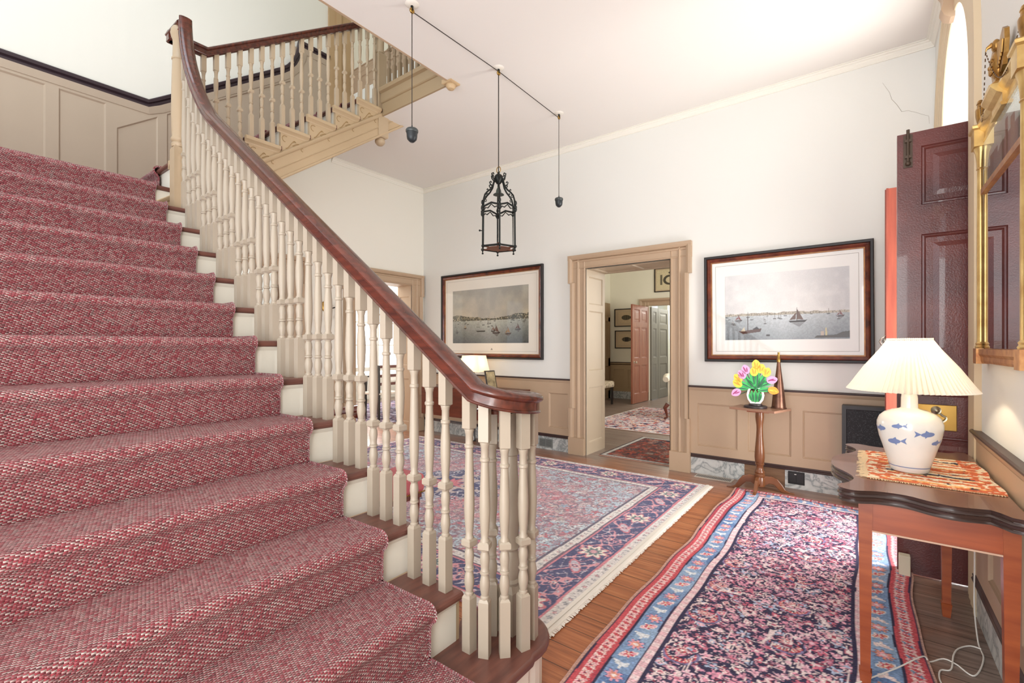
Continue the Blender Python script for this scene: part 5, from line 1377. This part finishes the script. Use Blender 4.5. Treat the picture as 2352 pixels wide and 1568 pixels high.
mb = MB(); mb.tube([(PL[0][0], PL[0][1], ZC-.05), (PL[1][0], PL[1][1], ZC-.03)], .0035, 6); mb.tube([(PL[1][0], PL[1][1], ZC-.03), (PL[2][0], PL[2][1], ZC-.05)], .0035, 6); mb.tube([(LX, LY, ZC-.04), (LX, LY, 2.80)], .0045, 6)
for x, y in (PL[0], PL[2]): mb.tube([(x, y+.02*(0), ZC-.06), (x, y, 2.86)], .003, 6)
tag(build('suspension_cord', mb, CORDM), 'dark cord strung between the ceiling pulleys and dropping to lantern and weights', 'cord')
for k, (x, y) in enumerate((PL[0], PL[2])):
    t = thing('counterweight', ['dark acorn-shaped counterweight hanging nearer, beside the stair', 'dark acorn-shaped counterweight hanging farther, right of the lantern'][k], 'weight', (x, y, 2.74), group='lantern counterweights')
    mb = MB(); mb.lathe([(.002, 0), (.012, .0), (.02, .006), (.033, .02), (.037, .04), (.039, .068)], n=24); build('weight', mb, LEAD, t)
    mb = MB(); mb.lathe([(.041, .0685), (.044, .074), (.044, .086), (.038, .094), (.012, .10), (.006, .11), (.004, .122), (.001, .123)], n=24); build('cap', mb, mat('lead_cap', '#4a4f50', .4, .3), t)
ln = thing('hanging_lantern', 'black bronze hexagonal glass lantern hanging from the ceiling pulley line', 'lantern', (LX, LY, 2.13))
def LPt(name, mb, m, **k): return build(name, mb, m, ln, **k)
hexa = [math.radians(12)+k*PI/3 for k in range(6)]
RH = .158
mb = MB()
for a in hexa: mb.tube([(RH*math.cos(a), RH*math.sin(a), .02), (RH*.98*math.cos(a), RH*.98*math.sin(a), .36)], .0075, 8)
for z, r_ in ((.02, .009), (.355, .008)):
    for k in range(6):
        a, b_ = hexa[k], hexa[(k+1) % 6]; p = (RH*math.cos(a), RH*math.sin(a), z); q = (RH*math.cos(b_), RH*math.sin(b_), z)
        if z < .1: mb.tube([p, q], r_, 6); 
        else:
            mid = ((p[0]+q[0])/2, (p[1]+q[1])/2, z+.025)
            mb.tube([p, ((p[0]*.75+q[0]*.25), (p[1]*.75+q[1]*.25), z+.012), mid, ((p[0]*.25+q[0]*.75), (p[1]*.25+q[1]*.75), z+.012), q], r_, 6)
            mb.tube([(p[0], p[1], z-.045), ((p[0]*.85+q[0]*.15), (p[1]*.85+q[1]*.15), z-.012), ((p[0]*.7+q[0]*.3), (p[1]*.7+q[1]*.3), z-.018), ((p[0]*.5+q[0]*.5), (p[1]*.5+q[1]*.5), z+.012), ((p[0]*.3+q[0]*.7), (p[1]*.3+q[1]*.7), z-.018), ((p[0]*.15+q[0]*.85), (p[1]*.15+q[1]*.85), z-.012), (q[0], q[1], z-.045)], .005, 6)
for a in hexa:
    c, s = math.cos(a), math.sin(a)
    mb.sphere((RH*c, RH*s, .02), .015, 10); mb.sphere((RH*c, RH*s, .355), .017, 10); mb.sphere((RH*1.02*c, RH*1.02*s, .335), .014, 8, sz=1.6); mb.sphere((RH*1.03*c, RH*1.03*s, .39), .012, 8, sz=1.8)
    mb.lathe([(.003, -.022), (.009, -.018), (.009, -.012), (.004, -.006), (.006, .005)], RH*c, RH*s, 10)
LPt('frame', mb, IRON)
mb = MB()
for a in hexa:
    c, s = math.cos(a), math.sin(a)
    mb.tube([(rr*c, rr*s, z) for rr, z in ((.155, .36), (.152, .42), (.14, .46), (.115, .49), (.085, .515), (.06, .55), (.045, .60), (.035, .625))], .0075, 7)
    mb.tube([(rr*c, rr*s, z) for rr, z in ((.14, .45), (.125, .44), (.12, .455), (.13, .465))], .004, 5)
    mb.tube([(rr*c, rr*s, z) for rr, z in ((.06, .55), (.085, .56), (.092, .575), (.08, .585), (.072, .575))], .0055, 6)
    mb.tube([(rr*c, rr*s, z) for rr, z in ((.03, .60), (.05, .615), (.065, .635), (.07, .655), (.055, .665), (.048, .652))], .006, 6)
    mb.tube([(rr*c, rr*s, z) for rr, z in ((.1, .50), (.115, .515), (.12, .505))], .005, 5)
mb.lathe([(.01, .575), (.02, .58), (.03, .60), (.038, .62), (.038, .64), (.028, .655), (.012, .665), (.008, .68)], n=16)
LPt('crown_scrolls', mb, IRON)
mb = MB(); mb.tube([(.022*math.cos(a), 0, .70+.027*math.sin(a)) for a in np.linspace(0, 2*PI, 20)[:-1]], .0035, 6, closed=True); LPt('ring', mb, BRASS)
mb = MB(); mb.tube([(0, 0, .58), (0, 0, .545)], .004, 6); mb.lathe([(.006, .55), (.014, .54), (.022, .52), (.024, .50), (.045, .488), (.048, .482), (.02, .482)], n=20); LPt('smoke_bell', mb, mat('bell_verdigris', '#4d5650', .5, .4))
mb = MB()
for k in range(6):
    a, b_ = hexa[k], hexa[(k+1) % 6]; r0 = RH*.97
    p = [(r0*math.cos(a), r0*math.sin(a)), (r0*math.cos(b_), r0*math.sin(b_))]
    mb.prism([p[0], p[1], (p[1][0]*.985, p[1][1]*.985), (p[0][0]*.985, p[0][1]*.985)], .03, .35)
LPt('glass_panes', mb, GLASS)
mb = MB(); mb.lathe([(.10, .012), (.105, .015), (.10, .018)], n=24); mb.lathe([(.03, .019), (.034, .024), (.02, .03), (.01, .034), (.01, .06), (.016, .062), (.014, .068)], n=14)
for a in hexa: mb.tube([(.09*math.cos(a), .09*math.sin(a), .015), (RH*math.cos(a), RH*math.sin(a), .02)], .006, 6)
LPt('base_plate', mb, mat('base_copper', '#7a4a36', .5, .3))
mb = MB(); mb.tube([(-RH*1.02, -.02, .19), (-RH*1.18, -.03, .195)], .004, 6); mb.sphere((-RH*1.2, -.032, .195), .009, 8); LPt('door_latch', mb, IRON)

# ------------------------------------------------------------- hall corner: drop-leaf table, little lamp, frame
dt = thing('drop_leaf_table', 'reddish drop-leaf table standing under the smaller harbour print', 'table', (-4.15, 4.66, 0))
mb = MB(); mb.box(-.80, .76, -.22, .20, .722, .745); build('table_top', mb, mat('dropleaf_top', '#6b3826', .3, col2='#4f281c', nscale=5, stretch=(1, 7, 7)), dt, bevel=.005)
mb = MB(); mb.box(-.78, .74, -.245, -.225, .36, .735); build('leaf', mb, mat('dropleaf_leaf', '#7a3a26', .3, col2='#5c2a1c', nscale=4, stretch=(1, 6, 6)), dt, bevel=.003)
for lx in (-.55, -.1, .5):
    mb = MB(); mb.lathe([(.018, 0), (.022, .02), (.012, .04), (.013, .30), (.02, .33), (.014, .36), (.02, .6), (.022, .72)], lx, -.05 if lx != -.1 else .1, 12); build('leg', mb, BLACKW, dt)
l2_ = thing('small_lamp', 'little lit lamp with white square shade on the drop-leaf table', 'lamp', (-4.13, 4.62, .746))
mb = MB(); mb.lathe([(.045, 0), (.045, .01), (.015, .02), (.01, .05), (.02, .07), (.022, .1), (.01, .13), (.008, .2), (.012, .21)], n=16); build('base', mb, BRASS, l2_)
SH2 = emis('small_shade', '#fff3de', .9)
mb = MB(); mb.sqlathe([(.15, .215), (.115, .425)], rot=.2); o = build('lamp_shade', mb, SHADE, l2_)
point('small_lamp_light', (-4.13, 4.60, 1.06), 7, (1, .74, .42), .03)
pf = thing('photo_frame', 'small leaning photo frame on the drop-leaf table beside the little lamp', 'frame', (-3.79, 4.58, .746), 2.75)
mb = MB(); T_ = lambda p: (p[0]+p[2]*.35, p[1], p[2]); mb.box(-.02, .01, -.07, .07, 0, .235, T=T_); build('frame', mb, BLACKW, pf, bevel=.002)
mb = MB(); mb.box(-.0215, -.0201, -.06, .06, .012, .222, T=T_); build('photograph', mb, mat('photo_gold', '#c9b58a', .3, col2='#6d5f44', nscale=14), pf)
cord(l2_, [(-3.95, 4.40, .30), (-4.02, 4.39, .27), (-4.04, 4.39, .18), (-3.97, 4.39, .09), (-3.93, 4.39, .14), (-3.98, 4.39, .20), (-4.03, 4.39, .14), (-4.0, 4.39, .07), (-4.08, 4.40, .008), (-4.0, 4.42, .006), (-3.88, 4.40, .012)])
sn = thing('wall_sconce', 'round brass wall plate with a dark arm between the west doors', 'sconce', (XW, 3.31, 1.80))
mb = MB(); mb.lathe([(.07, 0), (.075, .004), (.06, .012), (.03, .016), (.01, .03)], n=24, T=lambda p: (p[2], p[0], p[1])); build('plate', mb, BRASS, sn)
mb = MB(); mb.tube([(.02, 0, 0), (.06, .05, -.02), (.1, .10, 0), (.1, .13, .04)], .008, 8); mb.sphere((.1, .12, -.14), .02, 8); mb.tube([(.1, .12, 0), (.1, .12, -.14)], .004, 6); build('arm', mb, BLACKW, sn)

# armchair and footstool by the stairs
ch = thing('armchair', 'mahogany armchair with curved back seen behind the stair balusters', 'armchair', (-3.0, 1.70, .012))
mb = MB(); mb.box(-.26, .26, -.24, .24, .34, .40); build('seat_frame', mb, WOODN, ch, bevel=.01)
mb = MB(); mb.box(-.25, .25, -.23, .23, .40, .455); build('seat', mb, mat('rose_upholstery', '#b5606a', .8, noise=.15, nscale=30), ch, bevel=.02)
for lx, ly, h in ((-.25, .23, .34), (.24, .23, .86), (-.25, -.23, .34), (.24, -.23, .86)):
    mb = MB(); mb.sqlathe([(.016, 0), (.022, .3), (.024, h*.8), (.018, h)], lx, ly); build('leg', mb, WOODN, ch, bevel=.004)
mb = MB(); mb.tube([(-.26, -.26, .93), (-.15, -.29, .935), (0, -.27, .91), (.13, -.24, .87), (.24, -.23, .86), (.26, 0, .86), (.24, .23, .86), (.15, .25, .80)], .024, 8)
mb.tube([(-.26, -.26, .93), (-.28, -.25, .7), (-.26, -.24, .38)], .02, 8); mb.tube([(0, -.27, .91), (-.04, -.26, .65), (0, -.24, .38)], .018, 8); build('backrest', mb, WOODN, ch)
fs = thing('footstool', 'rose red upholstered stool standing on the large rug behind the balusters', 'stool', (-2.60, 2.02, .012))
mb = MB(); mb.box(-.11, .20, -.17, .17, .29, .42); build('cushion', mb, mat('rose_velvet', '#c4666c', .8, noise=.12, nscale=20), fs, bevel=.03)
mb = MB()
for k in range(24): mb.sphere((.203, -.16+.32*k/23, .30), .006, 6)
build('nail_trim', mb, BRASS, fs)
mb = MB(); mb.box(-.09, .18, -.15, .15, .255, .2895); build('frame', mb, WOODN, fs)
for lx in (-.06, .15):
    for ly in (-.13, .13):
        mb = MB(); mb.lathe([(.014, 0), (.02, .05), (.014, .1), (.022, .2), (.022, .255)], lx, ly, 10); build('leg', mb, WOODN, fs)

# ------------------------------------------------------------- parlour beyond the north door
mb = MB(); mb.box(-5.2, -5.1, YN+.48, 10.9, 0, 3.7); struct('wall_parlour_west', mb, mat('parlour_cream', '#ece7d3', .85))
mb = MB()
for a, b_, z0, z1 in ((-5.2, -4.1, 0, 3.7), (-4.1, -3.15, 2.25, 3.7), (-3.15, .6, 0, 3.7)): mb.box(a, b_, 10.8, 11.0, z0, z1)
struct('wall_parlour_north', mb, MATS['parlour_cream'])
mb = MB(); mb.box(-.1, 0, YN+.48, 10.9, 0, 3.7); struct('wall_parlour_east', mb, MATS['parlour_cream'])
mb = MB(); mb.box(-5.2, .6, YN+.48, 11, 3.7, 3.75); struct('ceiling_parlour', mb, CEIL)
FP = lambda a, z, t: (a, 10.8-t, z)
m1, m2 = chair_rail(FP, -5.1, -4.35, .9); panelled(m2, [-5.1, -5.0, -4.72, -4.62, -4.4, -4.35], [.18, .26, .72, .85], lambda a, zz, t: FP(a, zz, t+.016), rec=.01)
TAND = mat('tan_parlour', '#b39a78', .5)
struct('trim_24', m2, TAND); struct('trim_25', m1, DARKCAP)
mb = MB(); mb.box(-5.1, -4.35, 10.785, 10.8, 0, .18); struct('baseboard_parlour', mb, MARBLE)
casing('trim_26', FP, -4.1, -3.15, 2.25)
FPw = lambda a, z, t: (-5.1+t, a, z)
mb = MB(); panelled(mb, [9.6, 9.75, 10.3, 10.45, 10.72], [0, .2, .8, 1, 1.9, 2.0, 2.35], lambda a, z, t: FPw(a, z, t+.04), rec=.012); mb.box(-5.1, -5.06, 10.62, 10.72, 0, 2.35); struct('trim_27', mb, TAND, fix=False)
d3 = None
def leafx(name, x, y0, y1, H, m, m_edge=None, th=.04, cols=2):
    mb = MB(); F = lambda a, z, t: (x+t, a, z); w = y1-y0
    ys = [y0, y0+.1, y0+w/2-.05, y0+w/2+.05, y1-.1, y1] if cols == 2 else [y0, y0+.12, y1-.12, y1]
    panelled(mb, ys, [.01, .22, .86, 1.02, 1.72, 1.84, H-.1, H], F, rec=.012, bw=.015, raise_=.004)
    panelled(mb, ys, [.01, .22, .86, 1.02, 1.72, 1.84, H-.1, H], lambda a, z, t: (x-th-t, a, z), rec=.012)
    for y in (y0, y1): mb.face(mb.add([(x-th, y, .01), (x, y, .01), (x, y, H), (x-th, y, H)]))
    mb.face(mb.add([(x-th, y0, H), (x, y0, H), (x, y1, H), (x-th, y1, H)]))
    o = build(name, mb, m, fix=False); o['kind'] = 'structure'; return o
d3 = leafx('door_3', -4.10, 9.82, 10.77, 2.22, REDOR)
mb = MB(); mb.lathe([(.03, 0), (.03, .004), (.01, .01), (.01, .03), (.026, .045), (.028, .06), (.015, .07), (.002, .072)], n=16, T=lambda p: (-4.10+p[2], 9.90+p[0], .93+p[1])); build('door_knob', mb, mat('glass_knob', '#c9bfae', .15, .5), d3)
leafx('door_4', -4.06, 10.86, 11.30, 2.22, GREYD, cols=1); leafx('door_5', -4.06, 11.32, 12.05, 2.22, GREYD, cols=1)
mb = MB(); mb.box(-4.9, -1.0, 13.6, 13.7, 0, 3.7); mb.box(-4.2, -4.1, 12.1, 13.6, 0, 3.7); struct('wall_back_hall', mb, mat('back_hall_white', '#f2efdf', .85))
mb = MB(); mb.box(-4.9, -1.0, 11, 13.7, 3.7, 3.75); struct('ceiling_back_hall', mb, CEIL)
sr = thing('back_stair_rail', 'grey sloping stair rail in the bright hall beyond the orange door', 'handrail', (-3.9, 12.4, 0))
mb = MB(); mb.tube([(-.2, .3, 1.5), (.2, .3, 1.05), (.7, .3, .45)], .04, 8); build('rail', mb, mat('rail_grey', '#6f6a5c', .5), sr)
mb = MB(); mb.sqlathe([(.04, 0), (.04, .6)], .6, .3); build('post', mb, GREYD, sr)
def fish(k):
    H, W = 90, 110; im = np.zeros((H, W, 3)); im[:] = HX('#cbb795'); Y, X = np.mgrid[0:H, 0:W]; u = X/W-.5; v = Y/H-.5
    if k == 2:
        im[:] = HX('#d6c8a2'); q = (np.abs(np.hypot(u, v+.02)-.2) < .05) & ~((u > .05) & (v > 0)); im[q] = HX('#4a4436'); im[(np.abs(u+.32) < .04) & (np.abs(v) < .25)] = HX('#6b6450'); im[(np.hypot(u-.0, v-.33) < .05) | (np.hypot(u-.12, v-.33) < .05) | (np.hypot(u-.24, v-.33) < .05)] = HX('#33302a'); return jitter(im, .05)
    b_ = (u/.28)**2+(v/(.2 if k else .22))**2 < 1; im[b_] = HX('#5a5440'); im[b_ & (np.sin(u*60) > .3)] = HX('#39352c'); im[(u > .2) & (u < .36) & (np.abs(v) < (u-.16)*.8)] = HX('#4a4434')
    if k: im[b_ & (np.abs(u) < .1)] = HX('#1e1c1a'); 
    return jitter(im, .06)
MATS['mat_tan'] = mat('mat_tan', '#c9b493', .7)
for (x, z, W, H, k, lab) in ((-4.975, 1.77, .60, .44, 0, 'framed striped fish print, the upper one beside the orange door'), (-4.965, 1.235, .60, .44, 1, 'framed dark fish print, the lower one beside the orange door'), (-3.965, 2.555, .72, .56, 2, 'framed study of a coiled creature above the parlour doorway')):
    picture('fish_print', lab, 'picture', (x, 10.798, z), 0, W, H, fish(k), .09 if k < 2 else .05, W-.09 if k < 2 else W-.05, .08 if k < 2 else .05, H-.08 if k < 2 else H-.05, MATS['mat_tan'], line=.015 if k < 2 else 0, big=False)
picture('framed_picture', 'dark framed picture on the parlour side wall, seen edge-on through the door', 'picture', (-5.098, 9.3, 2.5), PI/2, .9, .75, fish(2), .1, .8, .1, .65, MATS['mat_tan'], line=0, big=False)
picture('gilt_picture', 'gilt framed picture in the bright hall beyond the orange door', 'picture', (-4.25+.15, 13.598, 1.30), 0, .5, .75, fish(0), .06, .44, .06, .69, MATW, line=0, big=False, fr=GILT)
sc_ = thing('upholstered_stool', 'stool with floral seat and dark legs left inside the doorway', 'stool', (-4.72, 9.4, 0))
m_, N_, L_, b_ = node_mat('floral_fabric', .9); g = G(m_); L_.new(g.ramp(g.noise(g.obj(), 22, 4, 1.5), [(.38, '#7a6a58'), (.48, '#c9b89c'), (.6, '#e2d6c0'), (.68, '#a37a66')]), b_.inputs[0])
mb = MB(); mb.box(-.35, .28, -.25, .25, .38, .52); build('seat', mb, m_, sc_, bevel=.04)
for lx in (-.3, .23):
    for ly in (-.2, .2):
        mb = MB(); mb.sqlathe([(.018, 0), (.024, .379)], lx, ly); build('leg', mb, BLACKW, sc_)
wc = thing('wing_armchair', 'cream upholstered armchair with curved mahogany legs at the doorway edge', 'armchair', (-2.46, 8.5, .012))
UP = mat('cream_upholstery', '#e6dcc8', .9)
mb = MB(); mb.box(-.30, .34, -.33, .33, .27, .47); build('seat', mb, UP, wc, bevel=.04)
mb = MB(); mb.box(-.28, .36, .25, .38, .30, 1.12); build('backrest', mb, UP, wc, bevel=.05)
for s_ in (-1, 1):
    mb = MB(); mb.tube([(s_*.33+.02, -.42, .70), (s_*.34+.02, -.3, .73), (s_*.34+.02, .0, .72), (s_*.34+.02, .3, .74)], .07, 10, rr=[.05, .075, .07, .05]); mb.box(s_*.31, s_*.31+.06, -.3, .3, .30, .70); build('armrest', mb, UP, wc)
    for ly, in ((-.34,), (.3,)):
        mb = MB(); mb.tube([(s_*.30, ly, .27), (s_*.34, ly-.03, .2), (s_*.32, ly, .1), (s_*.31, ly-.01, .04), (s_*.34, ly-.05, .015)], .03, 8, rr=[.04, .035, .022, .016, .022]); build('leg', mb, WOODN, wc)

# ------------------------------------------------------------- rooms beyond the west doors
GRN = mat('dining_green', '#cfd6bf', .85); DW = mat('dining_white', '#eeebe2', .85)
mb = MB(); mb.box(-5.85, -5.78, -1.0, 1.8, 0, 3.2); mb.box(-9.7, -5.78, 8.3, 8.4, 0, 3.3)
mb.box(-9.8, -9.6, 3.4, 6.35, 0, 3.3); mb.box(-9.8, -9.6, 8.0, 8.4, 0, 3.3); mb.box(-9.8, -9.6, 6.35, 8.0, 0, .75); mb.box(-9.8, -9.6, 6.35, 8.0, 3.05, 3.3); mb.box(-9.7, -5.78, 3.30, 3.38, 0, 3.3)
struct('wall_dining', mb, DW)
mb = MB(); mb.box(-5.78, -5.6, 5.43, 8.4, 0, 3.3); struct('wall_dining_east', mb, DW)
mb = MB(); mb.box(-9.0, -8.9, 0, 3.3, 0, 3.3); struct('wall_study', mb, GRN)
mb = MB(); mb.box(-9.7, -5.79, 3.38, 8.4, 3.25, 3.3); struct('ceiling_dining', mb, CEIL)
mb = MB()
for y in (6.35, 7.16, 7.94): mb.box(-9.64, -9.60, y, y+.05, .75, 3.05)
for z in (.75, 1.3, 1.85, 2.4, 3.0): mb.box(-9.63, -9.605, 6.35, 8.0, z, z+.03)
w2 = struct('window_2', mb, WHITEP)
mb = MB(); mb.box(-9.70, -9.695, 6.35, 8.0, .75, 3.05); build('pane', mb, SKYW, w2)
for y0, nm in ((6.1, 0), (7.75, 1)):
    mb = MB(); mb.rings([[(-9.52+.03*math.sin(k*1.3), y0+.35*k/16, z) for k in range(17)]+[(-9.54+.03*math.sin(k*1.3), y0+.35*k/16, z) for k in range(16, -1, -1)] for z in (.1, 3.1)])
    tag(build('curtain', mb, mat('curtain_gold', '#cfc08a', .85)), ['yellow curtain at the nearer side of the dining room window', 'yellow curtain at the farther side of the dining room window'][nm], 'curtain')
tb = thing('dining_table', 'dark dining table with white cloth in front of the bright window', 'table', (-7.75, 6.0, .012))
mb = MB(); mb.box(-.6, .5, -.9, .9, .71, .74); build('table_top', mb, BLACKW, tb, bevel=.01)
mb = MB(); mb.box(-.62, .52, -.92, .92, .7405, .748); mb.box(.52, .524, -.4, .1, .62, .748); build('cloth', mb, mat('white_cloth', '#f4f2ee', .9), tb)
for lx in (-.5, .42):
    for ly in (-.8, .8):
        mb = MB(); mb.lathe([(.025, 0), (.04, .3), (.03, .35), (.045, .6), (.045, .71)], lx, ly, 10); build('leg', mb, BLACKW, tb)
def dchair(loc, rot, lab):
    c = thing('dining_chair', lab, 'chair', loc, rot, 'dining chairs')
    mb = MB(); mb.box(-.22, .22, -.21, .21, .43, .48); build('seat', mb, mat('chair_seat_pale', '#d9cfc4', .8), c, bevel=.015)
    for lx, ly, h in ((-.2, -.19, .43), (.2, -.19, .43), (-.2, .19, .95), (.2, .19, .95)):
        mb = MB(); mb.sqlathe([(.016, 0), (.02, .43), (.016, h)], lx, ly); build('leg', mb, BLACKW, c)
    mb = MB()
    for z in (.60, .74, .90): mb.box(-.19, .19, .18, .20, z, z+.05)
    build('backrest', mb, mat('dark_mahogany', '#5a2a20', .3), c); return c
dchair((-6.85, 5.2, .012), -PI/2, 'dark dining chair nearest the doorway, at the table corner')
dchair((-6.85, 5.95, .012), -PI/2, 'dark dining chair at the middle of the table side')
dchair((-7.6, 4.75, .012), PI, 'dark dining chair at the near end of the dining table')
chd = thing('chandelier', 'dark branched chandelier in front of the dining room window', 'chandelier', (-7.75, 6.0, 2.0))
mb = MB(); mb.tube([(0, 0, 0), (0, 0, 1.25)], .008, 6); mb.sphere((0, 0, 0), .05, 10)
for k in range(6):
    a = k*PI/3; c, s = math.cos(a), math.sin(a); mb.tube([(0, 0, 0), (.12*c, .12*s, -.08), (.25*c, .25*s, -.04), (.28*c, .28*s, .05)], .009, 6); mb.tube([(.28*c, .28*s, .05), (.28*c, .28*s, .13)], .012, 6)
build('branches', mb, mat('chandelier_green', '#3d4a34', .5), chd)

# hairline crack in the plaster above the second print
def px(u, v, Y=YN-.001):
    t_ = (u-1176)/1071.15; s_ = (793.8-v)/1071.15; rx, ry = -math.sin(.6485)+math.cos(.6485)*t_, math.cos(.6485)+math.sin(.6485)*t_
    return (rx*Y/ry, Y, 1.3+s_*Y/ry)
mb = MB(); mb.tube([px(*q) for q in ((2027, 190), (2043, 212), (2048, 228), (2060, 240), (2071, 256), (2086, 254), (2104, 258), (2120, 263), (2133, 266), (2135, 284))], .0012, 5, rr=[.0005, .001, .0012, .0014, .0014, .001, .0009, .0008, .0008, .0005])
build('plaster_crack', mb, mat('crack_grey', '#a39c90', .9), bpy.data.objects['wall_north'])
